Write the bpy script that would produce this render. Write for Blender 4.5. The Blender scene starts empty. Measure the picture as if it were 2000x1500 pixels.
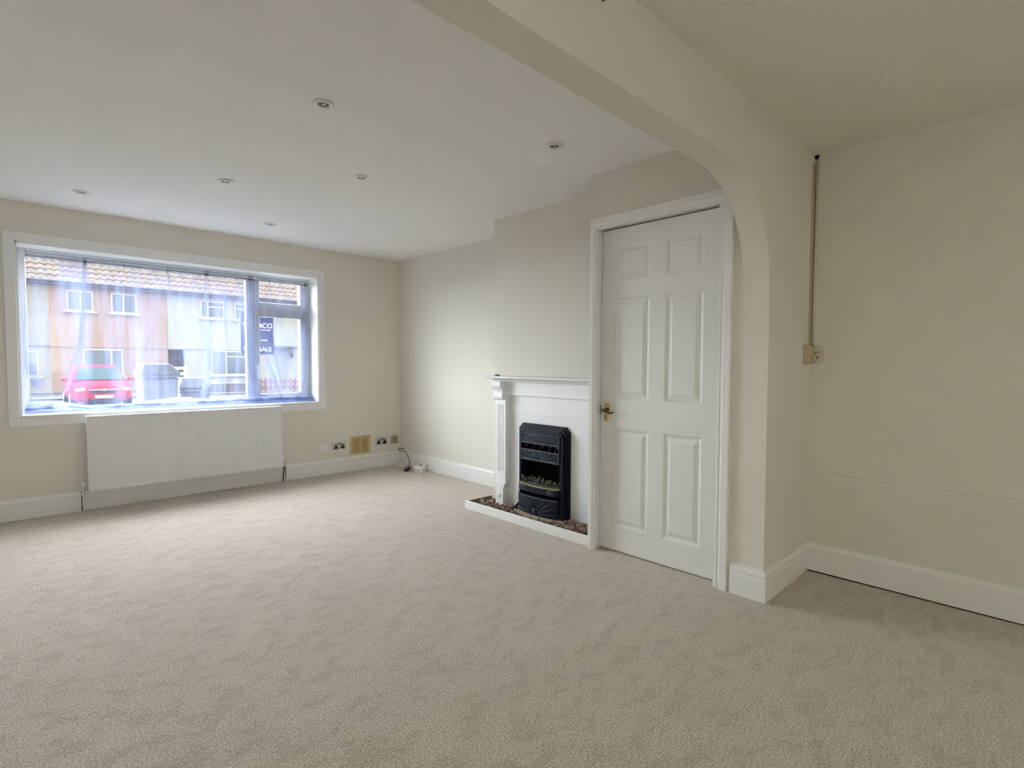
import bpy, bmesh, math, random
from mathutils import Vector, Matrix, noise
random.seed(7)
SC = bpy.context.scene
COL = SC.collection
PI = math.pi

# ------------------------------------------------------------------ camera
H = 2.308
CAM_H = 1.155
F_PX, CX, CY = 1039.07, 1035.6, 752.65
YAW, PITCH, ROLL = 0.7895, -0.0407, 0.0045
cam = bpy.data.cameras.new('camera')
cam_o = bpy.data.objects.new('camera', cam)
COL.objects.link(cam_o)
cam.sensor_fit = 'HORIZONTAL'
cam.sensor_width = 36.0
cam.lens = F_PX * 36.0 / 2000.0
cam.shift_x = (1000 - CX) / 2000.0
cam.shift_y = (CY - 750) / 2000.0
cam.clip_start = 0.02
cam.clip_end = 300
Fv = Vector((math.sin(YAW)*math.cos(PITCH), math.cos(YAW)*math.cos(PITCH), math.sin(PITCH)))
Rv = Vector((math.cos(YAW), -math.sin(YAW), 0))
Uv = Rv.cross(Fv)
R2 = Rv*math.cos(ROLL) + Uv*math.sin(ROLL)
U2 = -Rv*math.sin(ROLL) + Uv*math.cos(ROLL)
m = Matrix((R2, U2, -Fv)).transposed().to_4x4()
m.translation = Vector((0, 0, CAM_H))
cam_o.matrix_world = m
SC.camera = cam_o

# ------------------------------------------------------------------ sky and exposure
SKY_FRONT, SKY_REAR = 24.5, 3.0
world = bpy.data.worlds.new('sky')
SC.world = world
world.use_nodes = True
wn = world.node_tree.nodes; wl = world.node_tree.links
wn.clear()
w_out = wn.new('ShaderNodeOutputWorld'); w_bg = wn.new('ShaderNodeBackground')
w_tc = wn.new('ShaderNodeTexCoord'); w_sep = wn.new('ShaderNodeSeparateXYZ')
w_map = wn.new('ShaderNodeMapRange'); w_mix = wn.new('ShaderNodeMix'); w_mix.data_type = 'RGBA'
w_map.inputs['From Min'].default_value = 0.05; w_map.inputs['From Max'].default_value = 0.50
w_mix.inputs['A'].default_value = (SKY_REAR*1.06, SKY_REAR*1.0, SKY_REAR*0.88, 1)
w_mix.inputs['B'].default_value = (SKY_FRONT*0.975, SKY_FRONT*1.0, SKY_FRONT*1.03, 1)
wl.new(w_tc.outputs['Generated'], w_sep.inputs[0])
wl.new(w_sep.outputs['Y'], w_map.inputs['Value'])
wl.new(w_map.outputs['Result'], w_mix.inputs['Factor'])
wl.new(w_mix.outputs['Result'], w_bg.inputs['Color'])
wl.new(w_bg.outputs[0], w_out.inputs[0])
SC.view_settings.view_transform = 'Standard'
SC.view_settings.look = 'None'
SC.view_settings.gamma = 1.0
SC.view_settings.use_curve_mapping = False
SC.view_settings.exposure = 0.37
SC.cycles.use_denoising = True
SC.cycles.max_bounces = 12
SC.cycles.diffuse_bounces = 8
SC.cycles.transparent_max_bounces = 24
SC.cycles.sample_clamp_indirect = 8.0
SC.cycles.caustics_reflective = False
SC.cycles.caustics_refractive = False

# ------------------------------------------------------------------ materials
def new_mat(name):
    mt = bpy.data.materials.new(name); mt.use_nodes = True
    nt = mt.node_tree; b = nt.nodes['Principled BSDF']
    return mt, nt, b
def mat(name, col, rough=0.6, metal=0.0, bump=0.0, bscale=200.0, var=0.0, vscale=3.0, spec=0.4, coat=0.0):
    mt, nt, b = new_mat(name)
    b.inputs['Base Color'].default_value = (*col, 1)
    b.inputs['Roughness'].default_value = rough
    b.inputs['Metallic'].default_value = metal
    b.inputs['Specular IOR Level'].default_value = spec
    b.inputs['Coat Weight'].default_value = coat
    tc = nt.nodes.new('ShaderNodeTexCoord')
    if var > 0:
        n = nt.nodes.new('ShaderNodeTexNoise'); n.inputs['Scale'].default_value = vscale; n.inputs['Detail'].default_value = 5
        nt.links.new(tc.outputs['Object'], n.inputs['Vector'])
        r = nt.nodes.new('ShaderNodeMix'); r.data_type = 'RGBA'
        r.inputs['A'].default_value = (*[c*(1-var) for c in col], 1)
        r.inputs['B'].default_value = (*[min(1, c*(1+var)) for c in col], 1)
        nt.links.new(n.outputs['Fac'], r.inputs['Factor'])
        nt.links.new(r.outputs['Result'], b.inputs['Base Color'])
    if bump > 0:
        n2 = nt.nodes.new('ShaderNodeTexNoise'); n2.inputs['Scale'].default_value = bscale; n2.inputs['Detail'].default_value = 4
        nt.links.new(tc.outputs['Object'], n2.inputs['Vector'])
        bp_ = nt.nodes.new('ShaderNodeBump'); bp_.inputs['Strength'].default_value = bump; bp_.inputs['Distance'].default_value = 0.002
        nt.links.new(n2.outputs['Fac'], bp_.inputs['Height'])
        nt.links.new(bp_.outputs['Normal'], b.inputs['Normal'])
    return mt

M = {}
M['wall'] = mat('cream wall paint', (0.735, 0.705, 0.635), 0.9, bump=0.25, bscale=140, var=0.02, vscale=2.0, spec=0.2)
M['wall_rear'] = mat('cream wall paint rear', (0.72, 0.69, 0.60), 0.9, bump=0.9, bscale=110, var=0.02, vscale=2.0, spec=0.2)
M['ceil'] = mat('white ceiling paint', (0.86, 0.86, 0.86), 0.95, bump=0.25, bscale=110, var=0.02, vscale=1.2, spec=0.2)
M['gloss'] = mat('white gloss woodwork', (0.80, 0.80, 0.785), 0.35, bump=0.04, bscale=60, spec=0.45)
M['satin'] = mat('white satin board', (0.82, 0.825, 0.83), 0.45, bump=0.10, bscale=45)
M['upvc'] = mat('white window plastic', (0.66, 0.68, 0.72), 0.3)
def rib_mat():
    mt, nt, b = new_mat('white ribbed radiator enamel')
    b.inputs['Base Color'].default_value = (0.74, 0.745, 0.76, 1); b.inputs['Roughness'].default_value = 0.33
    tc = nt.nodes.new('ShaderNodeTexCoord'); wv = nt.nodes.new('ShaderNodeTexWave'); wv.inputs['Scale'].default_value = 26; wv.inputs['Distortion'].default_value = 0.4
    nt.links.new(tc.outputs['Object'], wv.inputs['Vector'])
    bp_ = nt.nodes.new('ShaderNodeBump'); bp_.inputs['Strength'].default_value = 0.35; bp_.inputs['Distance'].default_value = 0.0012
    nt.links.new(wv.outputs['Fac'], bp_.inputs['Height']); nt.links.new(bp_.outputs['Normal'], b.inputs['Normal'])
    return mt
M['rad_rib'] = rib_mat()
M['rad'] = mat('white radiator enamel', (0.76, 0.76, 0.77), 0.3, bump=0.03, bscale=80)
M['plastic'] = mat('white plastic', (0.80, 0.79, 0.76), 0.35)
M['old_plastic'] = mat('yellowed plastic', (0.62, 0.56, 0.44), 0.45)
M['tan'] = mat('tan plaster', (0.52, 0.43, 0.28), 0.8, var=0.15, vscale=40)  # mottled tan for the corner strip and box backing
M['black'] = mat('black plastic', (0.012, 0.012, 0.012), 0.4)
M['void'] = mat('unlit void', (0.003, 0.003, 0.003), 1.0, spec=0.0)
M['chrome'] = mat('brushed steel', (0.62, 0.60, 0.56), 0.28, metal=1.0)
M['satin_metal'] = mat('satin nickel plate', (0.55, 0.50, 0.44), 0.35, metal=0.75)
M['brass'] = mat('polished brass', (0.86, 0.60, 0.22), 0.20, metal=1.0, bump=0.05, bscale=50)
M['brass_dark'] = mat('tarnished brass', (0.20, 0.13, 0.06), 0.35, metal=0.9)
M['brown_metal'] = mat('bronze metal', (0.10, 0.065, 0.05), 0.35, metal=0.8)
M['iron'] = mat('blue black cast iron', (0.005, 0.008, 0.015), 0.45, metal=0.0, bump=0.15, bscale=120, spec=0.22)
M['iron_hi'] = mat('cast iron relief highlight', (0.045, 0.060, 0.085), 0.38, metal=0.2, bump=0.1, bscale=150, spec=0.4)  # relief made lighter in colour to stand for highlights on the iron
M['ash'] = mat('grey ceramic coal', (0.09, 0.088, 0.075), 0.8, bump=0.5, bscale=60, var=0.6, vscale=30)
M['olive'] = mat('dull brass trim', (0.34, 0.32, 0.17), 0.45, metal=0.5)
M['slab'] = mat('sand coloured stone', (0.40, 0.34, 0.255), 0.85, bump=0.3, bscale=90, var=0.08, vscale=12)
M['raw_wood'] = mat('bare brown timber', (0.20, 0.135, 0.085), 0.8, var=0.2, vscale=20)
M['grit'] = mat('dark tray base', (0.035, 0.022, 0.016), 0.95)
PEB = [mat('pebble %s' % n, tuple(1.25*q_ for q_ in c), 0.55, bump=0.3, bscale=70, var=0.35, vscale=25) for n, c in
       (('brown', (0.15, 0.085, 0.055)), ('russet', (0.19, 0.075, 0.045)), ('grey brown', (0.17, 0.125, 0.10)), ('pale', (0.30, 0.235, 0.17)), ('dark', (0.075, 0.045, 0.032)))]
M['glass_dark'] = mat('dark lamp glass', (0.10, 0.10, 0.10), 0.15)
M['red_paint'] = mat('red car paint', (0.42, 0.012, 0.035), 0.8, spec=0.03)
M['tyre'] = mat('tyre rubber', (0.02, 0.02, 0.02), 0.8)
M['car_glass'] = mat('windscreen glass', (0.055, 0.085, 0.09), 0.7, spec=0.03)
M['lamp_glass'] = mat('headlamp glass', (0.75, 0.75, 0.70), 0.1)
M['plate_w'] = mat('white number plate', (0.75, 0.75, 0.72), 0.4)
M['navy'] = mat('navy sign board', (0.015, 0.025, 0.12), 0.4)
M['white_ink'] = mat('white sign lettering', (0.9, 0.9, 0.9), 0.5)
M['bin_grey'] = mat('grey bin plastic', (0.10, 0.11, 0.15), 0.5)
M['bin_lid'] = mat('pale bin lid plastic', (0.035, 0.04, 0.04), 0.45)
M['bin_dark'] = mat('dark bin plastic', (0.06, 0.055, 0.075), 0.5)
M['sack'] = mat('white refuse sack', (0.75, 0.78, 0.74), 0.35, bump=0.5, bscale=20)
M['picket'] = mat('red brown picket paint', (0.24, 0.08, 0.07), 0.7)
M['post_w'] = mat('weathered white timber', (0.55, 0.56, 0.55), 0.6)
M['peach'] = mat('peach render', (0.37, 0.265, 0.205), 0.9, bump=0.3, bscale=20, var=0.05, vscale=0.8)
M['white_render'] = mat('white render', (0.40, 0.415, 0.40), 0.9, bump=0.3, bscale=20, var=0.04, vscale=0.8)
M['cream_render'] = mat('rough cream render', (0.35, 0.33, 0.265), 0.95, bump=0.8, bscale=8, var=0.18, vscale=3)
M['soffit'] = mat('grey eaves board', (0.12, 0.12, 0.14), 0.7)
M['win_glass'] = mat('reflective house glass', (0.05, 0.075, 0.10), 0.06, spec=0.9)
M['win_frame'] = mat('house window frame', (0.55, 0.56, 0.57), 0.4)
M['asphalt'] = mat('grey asphalt', (0.045, 0.045, 0.05), 0.9, bump=0.3, bscale=30, var=0.1, vscale=2)
M['paving'] = mat('pale paving', (0.10, 0.10, 0.10), 0.9, var=0.1, vscale=2)
M['brick'] = mat('garden wall brick', (0.13, 0.10, 0.085), 0.9, var=0.25, vscale=6)
M['door_wood'] = mat('pale house door', (0.28, 0.30, 0.33), 0.5)

def paper_mat():
    mt, nt, b = new_mat('yellow printed notice')
    b.inputs['Roughness'].default_value = 0.75
    tc = nt.nodes.new('ShaderNodeTexCoord'); sep = nt.nodes.new('ShaderNodeSeparateXYZ')
    nt.links.new(tc.outputs['Object'], sep.inputs[0])
    def M_(op, a, bval=None, bn=None):
        n = nt.nodes.new('ShaderNodeMath'); n.operation = op
        nt.links.new(a, n.inputs[0])
        if bn is not None: nt.links.new(bn, n.inputs[1])
        elif bval is not None: n.inputs[1].default_value = bval
        return n.outputs[0]
    line = M_('GREATER_THAN', M_('SINE', M_('MULTIPLY', sep.outputs['Z'], 2*PI/0.0098)), 0.1)
    ax = M_('ABSOLUTE', sep.outputs['X'])
    col = M_('MULTIPLY', M_('GREATER_THAN', ax, 0.008), bn=M_('LESS_THAN', ax, 0.086))
    az = M_('LESS_THAN', M_('ABSOLUTE', sep.outputs['Z']), 0.074)
    nz = nt.nodes.new('ShaderNodeTexNoise'); nz.inputs['Scale'].default_value = 260
    nt.links.new(tc.outputs['Object'], nz.inputs['Vector'])
    ink = M_('MULTIPLY', M_('MULTIPLY', M_('MULTIPLY', line, bn=col), bn=az), bn=M_('GREATER_THAN', nz.outputs['Fac'], 0.44))
    mx = nt.nodes.new('ShaderNodeMix'); mx.data_type = 'RGBA'
    mx.inputs['A'].default_value = (0.58, 0.44, 0.18, 1); mx.inputs['B'].default_value = (0.13, 0.085, 0.02, 1)
    nt.links.new(ink, mx.inputs['Factor']); nt.links.new(mx.outputs['Result'], b.inputs['Base Color'])
    return mt
M['paper'] = paper_mat()

def carpet_mat():
    mt, nt, b = new_mat('beige cut pile carpet')
    b.inputs['Roughness'].default_value = 1.0
    b.inputs['Specular IOR Level'].default_value = 0.1
    b.inputs['Sheen Weight'].default_value = 0.35
    b.inputs['Sheen Roughness'].default_value = 0.6
    tc = nt.nodes.new('ShaderNodeTexCoord')
    def N(scale, detail, dist=0.0, stretch=None, rough=0.5):
        n = nt.nodes.new('ShaderNodeTexNoise'); n.inputs['Scale'].default_value = scale
        n.inputs['Detail'].default_value = detail; n.inputs['Distortion'].default_value = dist; n.inputs['Roughness'].default_value = rough
        if stretch:
            mp = nt.nodes.new('ShaderNodeMapping'); mp.inputs['Scale'].default_value = stretch; mp.inputs['Rotation'].default_value = (0, 0, 0.5)
            nt.links.new(tc.outputs['Object'], mp.inputs['Vector']); nt.links.new(mp.outputs[0], n.inputs['Vector'])
        else:
            nt.links.new(tc.outputs['Object'], n.inputs['Vector'])
        return n
    big = N(9.0, 7, 0.6, (1.0, 1.7, 1.0), 0.66)
    rmp = nt.nodes.new('ShaderNodeValToRGB')
    rmp.color_ramp.elements[0].position = 0.40; rmp.color_ramp.elements[0].color = (0, 0, 0, 1)
    rmp.color_ramp.elements[1].position = 0.50; rmp.color_ramp.elements[1].color = (1, 1, 1, 1)
    nt.links.new(big.outputs['Fac'], rmp.inputs['Fac'])
    fine = N(150.0, 4)
    fr = nt.nodes.new('ShaderNodeValToRGB')
    fr.color_ramp.elements[0].position = 0.36; fr.color_ramp.elements[1].position = 0.64
    nt.links.new(fine.outputs['Fac'], fr.inputs['Fac'])
    m1 = nt.nodes.new('ShaderNodeMix'); m1.data_type = 'RGBA'
    m1.inputs['A'].default_value = (0.585, 0.50, 0.415, 1); m1.inputs['B'].default_value = (0.67, 0.585, 0.495, 1)
    nt.links.new(rmp.outputs['Color'], m1.inputs['Factor'])
    m2 = nt.nodes.new('ShaderNodeMix'); m2.data_type = 'RGBA'; m2.blend_type = 'MULTIPLY'; m2.inputs['Factor'].default_value = 1.0
    m3 = nt.nodes.new('ShaderNodeMix'); m3.data_type = 'RGBA'
    m3.inputs['A'].default_value = (0.55, 0.53, 0.51, 1); m3.inputs['B'].default_value = (1.12, 1.12, 1.12, 1)
    nt.links.new(fr.outputs['Color'], m3.inputs['Factor'])
    nt.links.new(m1.outputs['Result'], m2.inputs['A']); nt.links.new(m3.outputs['Result'], m2.inputs['B'])
    nt.links.new(m2.outputs['Result'], b.inputs['Base Color'])
    add = nt.nodes.new('ShaderNodeMath'); add.operation = 'MULTIPLY_ADD'; add.inputs[1].default_value = 0.35
    nt.links.new(rmp.outputs['Color'], add.inputs[0]); nt.links.new(fine.outputs['Fac'], add.inputs[2])
    bp_ = nt.nodes.new('ShaderNodeBump'); bp_.inputs['Strength'].default_value = 0.9; bp_.inputs['Distance'].default_value = 0.006
    nt.links.new(add.outputs[0], bp_.inputs['Height']); nt.links.new(bp_.outputs['Normal'], b.inputs['Normal'])
    return mt
M['carpet'] = carpet_mat()

def door_mat():
    mt, nt, b = new_mat('white grained door paint')
    b.inputs['Base Color'].default_value = (0.79, 0.785, 0.765, 1); b.inputs['Roughness'].default_value = 0.42
    tc = nt.nodes.new('ShaderNodeTexCoord'); mp = nt.nodes.new('ShaderNodeMapping'); mp.inputs['Scale'].default_value = (1, 9, 1.0)
    n = nt.nodes.new('ShaderNodeTexNoise'); n.inputs['Scale'].default_value = 14; n.inputs['Detail'].default_value = 6; n.inputs['Distortion'].default_value = 1.4
    nt.links.new(tc.outputs['Object'], mp.inputs['Vector']); nt.links.new(mp.outputs[0], n.inputs['Vector'])
    w = nt.nodes.new('ShaderNodeMath'); w.operation = 'MULTIPLY'; w.inputs[1].default_value = 30
    s = nt.nodes.new('ShaderNodeMath'); s.operation = 'SINE'
    nt.links.new(n.outputs['Fac'], w.inputs[0]); nt.links.new(w.outputs[0], s.inputs[0])
    bp_ = nt.nodes.new('ShaderNodeBump'); bp_.inputs['Strength'].default_value = 0.22; bp_.inputs['Distance'].default_value = 0.001
    nt.links.new(s.outputs[0], bp_.inputs['Height']); nt.links.new(bp_.outputs['Normal'], b.inputs['Normal'])
    return mt
M['door'] = door_mat()

def net_mat(name, opac, col, trans, streak=0.0):
    mt = bpy.data.materials.new(name); mt.use_nodes = True
    nt = mt.node_tree; nt.nodes.clear()
    o = nt.nodes.new('ShaderNodeOutputMaterial')
    t = nt.nodes.new('ShaderNodeBsdfTransparent'); t.inputs[0].default_value = (*trans, 1)
    d = nt.nodes.new('ShaderNodeBsdfDiffuse'); d.inputs[0].default_value = (*col, 1)
    l = nt.nodes.new('ShaderNodeBsdfTranslucent'); l.inputs[0].default_value = (*col, 1)
    a = nt.nodes.new('ShaderNodeMixShader'); a.inputs[0].default_value = 0.6
    nt.links.new(d.outputs[0], a.inputs[1]); nt.links.new(l.outputs[0], a.inputs[2])
    b = nt.nodes.new('ShaderNodeMixShader'); b.inputs[0].default_value = opac
    if streak:
        tc = nt.nodes.new('ShaderNodeTexCoord'); mp = nt.nodes.new('ShaderNodeMapping'); mp.inputs['Scale'].default_value = (1.0, 0.0, 0.13); mp.inputs['Rotation'].default_value = (0, 0.10, 0)
        n = nt.nodes.new('ShaderNodeTexNoise'); n.inputs['Scale'].default_value = 7.5; n.inputs['Detail'].default_value = 3.5; n.inputs['Roughness'].default_value = 0.6
        r = nt.nodes.new('ShaderNodeMapRange'); r.inputs['From Min'].default_value = .38; r.inputs['From Max'].default_value = .68
        r.inputs['To Min'].default_value = opac-streak*.35; r.inputs['To Max'].default_value = opac+streak
        nt.links.new(tc.outputs['Object'], mp.inputs['Vector']); nt.links.new(mp.outputs[0], n.inputs['Vector'])
        nt.links.new(n.outputs['Fac'], r.inputs['Value']); nt.links.new(r.outputs[0], b.inputs[0])
    nt.links.new(t.outputs[0], b.inputs[1]); nt.links.new(a.outputs[0], b.inputs[2]); nt.links.new(b.outputs[0], o.inputs[0])
    return mt
M['net'] = net_mat('sheer white voile', 0.21, (0.165, 0.192, 0.305), (1, 1, 1), 0.30)
M['net_pool'] = net_mat('pooled voile', 0.42, (0.33, 0.385, 0.60), (1, 1, 1))
M['net_hem'] = net_mat('voile hem', 0.45, (0.13, 0.135, 0.21), (1, 1, 1))

def glass_mat():
    mt = bpy.data.materials.new('clear window glass'); mt.use_nodes = True
    nt = mt.node_tree; nt.nodes.clear()
    o = nt.nodes.new('ShaderNodeOutputMaterial'); t = nt.nodes.new('ShaderNodeBsdfTransparent'); t.inputs[0].default_value = (0.93, 0.96, 0.97, 1)
    g = nt.nodes.new('ShaderNodeBsdfGlossy'); g.inputs['Roughness'].default_value = 0.02
    b = nt.nodes.new('ShaderNodeMixShader'); b.inputs[0].default_value = 0.04
    nt.links.new(t.outputs[0], b.inputs[1]); nt.links.new(g.outputs[0], b.inputs[2]); nt.links.new(b.outputs[0], o.inputs[0])
    return mt
M['glass'] = glass_mat()

def roof_mat():
    mt, nt, b = new_mat('weathered pantiles')
    b.inputs['Roughness'].default_value = 0.9
    tc = nt.nodes.new('ShaderNodeTexCoord')
    n = nt.nodes.new('ShaderNodeTexNoise'); n.inputs['Scale'].default_value = 2.2; n.inputs['Detail'].default_value = 8; n.inputs['Roughness'].default_value = 0.7
    nt.links.new(tc.outputs['Object'], n.inputs['Vector'])
    r = nt.nodes.new('ShaderNodeValToRGB'); e = r.color_ramp.elements
    e[0].position = 0.35; e[0].color = (0.075, 0.06, 0.055, 1); e[1].position = 0.68; e[1].color = (0.205, 0.15, 0.11, 1)
    nt.links.new(n.outputs['Fac'], r.inputs['Fac']); nt.links.new(r.outputs['Color'], b.inputs['Base Color'])
    return mt
M['tiles'] = roof_mat()

# ------------------------------------------------------------------ mesh helpers
class MB:
    def __init__(s): s.bm = bmesh.new()
    def face(s, pts):
        vs = [s.bm.verts.new(p) for p in pts]
        return s.bm.faces.new(vs)
    def box(s, x0, x1, y0, y1, z0, z1):
        if x0 > x1: x0, x1 = x1, x0
        if y0 > y1: y0, y1 = y1, y0
        if z0 > z1: z0, z1 = z1, z0
        v = [s.bm.verts.new(p) for p in ((x0,y0,z0),(x1,y0,z0),(x1,y1,z0),(x0,y1,z0),(x0,y0,z1),(x1,y0,z1),(x1,y1,z1),(x0,y1,z1))]
        for f in ((0,3,2,1),(4,5,6,7),(0,1,5,4),(1,2,6,5),(2,3,7,6),(3,0,4,7)):
            s.bm.faces.new([v[i] for i in f])
        return s
    def prism(s, poly, axis, a, b):
        # poly: 2D points in the plane normal to axis ('x': (y,z), 'y': (x,z), 'z': (x,y))
        def P(p, t):
            return (t, p[0], p[1]) if axis == 'x' else ((p[0], t, p[1]) if axis == 'y' else (p[0], p[1], t))
        A = [s.bm.verts.new(P(p, a)) for p in poly]; B = [s.bm.verts.new(P(p, b)) for p in poly]
        n = len(poly)
        s.bm.faces.new(A); s.bm.faces.new(B[::-1])
        for i in range(n): s.bm.faces.new((A[i], B[i], B[(i+1) % n], A[(i+1) % n]))
        return s
    def loft(s, rings, cap=True, closed=True):
        R = [[s.bm.verts.new(p) for p in r] for r in rings]
        n = len(rings[0])
        for a, b in zip(R, R[1:]):
            for i in range(n if closed else n-1):
                s.bm.faces.new((a[i], a[(i+1) % n], b[(i+1) % n], b[i]))
        if cap:
            s.bm.faces.new(R[0][::-1]); s.bm.faces.new(R[-1])
        return s
    def tube(s, pts, r, n=8, cap=True):
        pts = [Vector(p) for p in pts]; rings = []
        up = None
        for i, p in enumerate(pts):
            t = (pts[min(i+1, len(pts)-1)] - pts[max(i-1, 0)]).normalized()
            if up is None:
                up = t.orthogonal().normalized()
            else:
                up = (up - t*up.dot(t))
                up = up.normalized() if up.length > 1e-6 else t.orthogonal().normalized()
            w = t.cross(up)
            rr = r[i] if isinstance(r, (list, tuple)) else r
            rings.append([tuple(p + (up*math.cos(2*PI*k/n) + w*math.sin(2*PI*k/n))*rr) for k in range(n)])
        return s.loft(rings, cap)
    def lathe(s, prof, c, axis='z', n=28):
        rings = []
        for r, h in prof:
            ring = []
            for k in range(n):
                a = 2*PI*k/n; u, v = r*math.cos(a), r*math.sin(a)
                ring.append((c[0]+u, c[1]+v, c[2]+h) if axis == 'z' else ((c[0]+h, c[1]+u, c[2]+v) if axis == 'x' else (c[0]+u, c[1]+h, c[2]+v)))
            rings.append(ring)
        return s.loft(rings, True)
    def ball(s, c, r, sub=2, jit=0.0):
        g = bmesh.ops.create_icosphere(s.bm, subdivisions=sub, radius=1.0)
        rr = r if isinstance(r, (list, tuple)) else (r, r, r)
        sd = random.random()*50
        for v in g['verts']:
            k = 1 + jit*noise.noise(v.co*1.3 + Vector((sd, sd*.7, 0)))
            v.co = Vector((c[0]+v.co.x*rr[0]*k, c[1]+v.co.y*rr[1]*k, c[2]+v.co.z*rr[2]*k))
        return s
def finish(mb, name, material, parent=None, bevel=0.0, smooth=False, label=None, segs=2):
    bm = mb.bm
    bmesh.ops.recalc_face_normals(bm, faces=bm.faces)
    # put the origin at the centre of the shape's base (world placed geometry, parents have their own origin)
    xs = [v.co for v in bm.verts]
    mn = Vector((min(v.x for v in xs), min(v.y for v in xs), min(v.z for v in xs))); mx = Vector((max(v.x for v in xs), max(v.y for v in xs), max(v.z for v in xs)))
    org = Vector(((mn.x+mx.x)/2, (mn.y+mx.y)/2, mn.z))
    for v in bm.verts: v.co -= org
    me = bpy.data.meshes.new(name); bm.to_mesh(me); bm.free()
    me.materials.append(material)
    if smooth:
        for p in me.polygons: p.use_smooth = True
    o = bpy.data.objects.new(name, me); COL.objects.link(o)
    base = WORLD_OFF.get(parent.name, Vector((0, 0, 0))) if parent else Vector((0, 0, 0))
    o.location = org - base
    WORLD_OFF[o.name] = org
    if parent: o.parent = parent
    if bevel > 0:
        b = o.modifiers.new('soft edges', 'BEVEL'); b.width = bevel; b.segments = segs; b.limit_method = 'ANGLE'; b.angle_limit = math.radians(40)
    if label: o['label'] = label
    return o
WORLD_OFF = {}
def thing(name, label, cat, loc, group=None, kind=None):
    o = bpy.data.objects.new(name, None); COL.objects.link(o); o.location = loc
    o.empty_display_size = 0.05
    if label: o['label'] = label
    if cat: o['category'] = cat
    if group: o['group'] = group
    if kind: o['kind'] = kind
    WORLD_OFF[o.name] = Vector(loc)
    return o
def tag(o, label, cat, group=None):
    o['label'] = label; o['category'] = cat
    if group: o['group'] = group
    return o
def struct(o, label=None):
    o['kind'] = 'structure'
    if label: o['label'] = label
    return o
def text(name, body, size, loc, rot, material, parent, extrude=0.001, align='CENTER'):
    c = bpy.data.curves.new(name, 'FONT'); c.body = body; c.size = size; c.extrude = extrude; c.align_x = align; c.align_y = 'CENTER'
    o = bpy.data.objects.new(name+'_tmp', c); COL.objects.link(o)
    dg = bpy.context.evaluated_depsgraph_get(); dg.update()
    me = bpy.data.meshes.new_from_object(o.evaluated_get(dg))
    bpy.data.objects.remove(o)
    q = bpy.data.objects.new(name, me); COL.objects.link(q)
    me.materials.clear(); me.materials.append(material)
    base = WORLD_OFF.get(parent.name, Vector((0, 0, 0)))
    q.location = Vector(loc) - base; q.rotation_euler = rot; q.parent = parent
    WORLD_OFF[q.name] = Vector(loc)
    return q

# ------------------------------------------------------------------ key dimensions
YW = 5.355        # window wall face
XA = 3.280        # alcove wall face
XB = 2.892        # chimney breast face
YB = 3.286        # far corner of the chimney breast
XD = 2.613        # door wall face
YD = 2.064        # end of the door wall
YN0, YN1 = 0.988, 1.114   # arch wall thickness
XR = 3.210        # rear room right wall
XL = -1.25        # left wall
YR = -2.6         # rear wall
WX0, WX1, WZ0, WZ1 = 0.127, 2.337, 0.741, 2.021   # window opening
DY0, DY1, DZ = 1.2455, 2.027, 1.978               # door opening clear size

# ------------------------------------------------------------------ shell
struct(finish(MB().box(XL-.3, 3.9, YR-.3, 5.62, -0.12, 0.0), 'floor', M['carpet']))
struct(finish(MB().box(XL-.2, 3.6, YN1, 5.62, H, H+.12), 'ceiling', M['ceil']))
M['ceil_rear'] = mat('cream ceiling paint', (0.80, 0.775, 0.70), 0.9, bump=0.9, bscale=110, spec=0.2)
struct(finish(MB().box(XL-.2, 3.6, YR-.2, YN1, H, H+.12), 'ceiling_rear', M['ceil_rear']))
w = MB()
w.box(XL-.2, WX0, YW, 5.60, -.1, H); w.box(WX1, XA+.3, YW, 5.60, -.1, H)
w.box(WX0, WX1, YW, 5.60, -.1, WZ0); w.box(WX0, WX1, YW, 5.60, WZ1, H)
struct(finish(w, 'wall_front', M['wall']))
struct(finish(MB().box(XA, XA+.12, YB, YW, -.1, H), 'wall_alcove', M['wall']))
struct(finish(MB().box(XB, XA+.25, YD, YB, -.1, H), 'wall_chimney', M['wall'], bevel=0.004))
w = MB()
w.box(XD, XD+.12, DY1+.028, YD, -.1, H); w.box(XD, XD+.12, YN1, DY0-.028, -.1, H); w.box(XD, XD+.12, DY0-.028, DY1+.028, DZ+.028, H)
struct(finish(w, 'wall_door', M['wall']))
# arch wall: pier on the right, curved corner, beam
XP = 2.6135
poly = [(XR+.2, -.1), (XR+.2, H), (XL, H), (XL, 2.012)]
poly = [(XL, 2.012), (XL, H), (XR+.2, H), (XR+.2, -.1), (XP, -.1)]
cxa, cza, ra = XP-.50, 1.512, .50
for k in range(0, 25):
    a = k/24*PI/2
    ex = 0.93
    poly.append((cxa + ra*math.cos(a)**ex, cza + ra*math.sin(a)**ex))
w = MB()
# split the profile in column strips so that every face is planar and convex
arc = poly[5:]
xs = [p[0] for p in arc]
w.bm.free(); w.bm = bmesh.new()
def strip(x0, z0, x1, z1):
    w.prism([(x0, z0), (x1, z1), (x1, H), (x0, H)], 'y', YN0, YN1)
strip(XL, 2.012, arc[-1][0], arc[-1][1])
for p, q in zip(arc[::-1], arc[::-1][1:]):
    if abs(q[0]-p[0]) > 1e-5: strip(p[0], p[1], q[0], q[1])
w.prism([(XP, -.1), (XR+.2, -.1), (XR+.2, H), (XP, H)], 'y', YN0, YN1)
bmesh.ops.remove_doubles(w.bm, verts=w.bm.verts, dist=1e-5)
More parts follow.
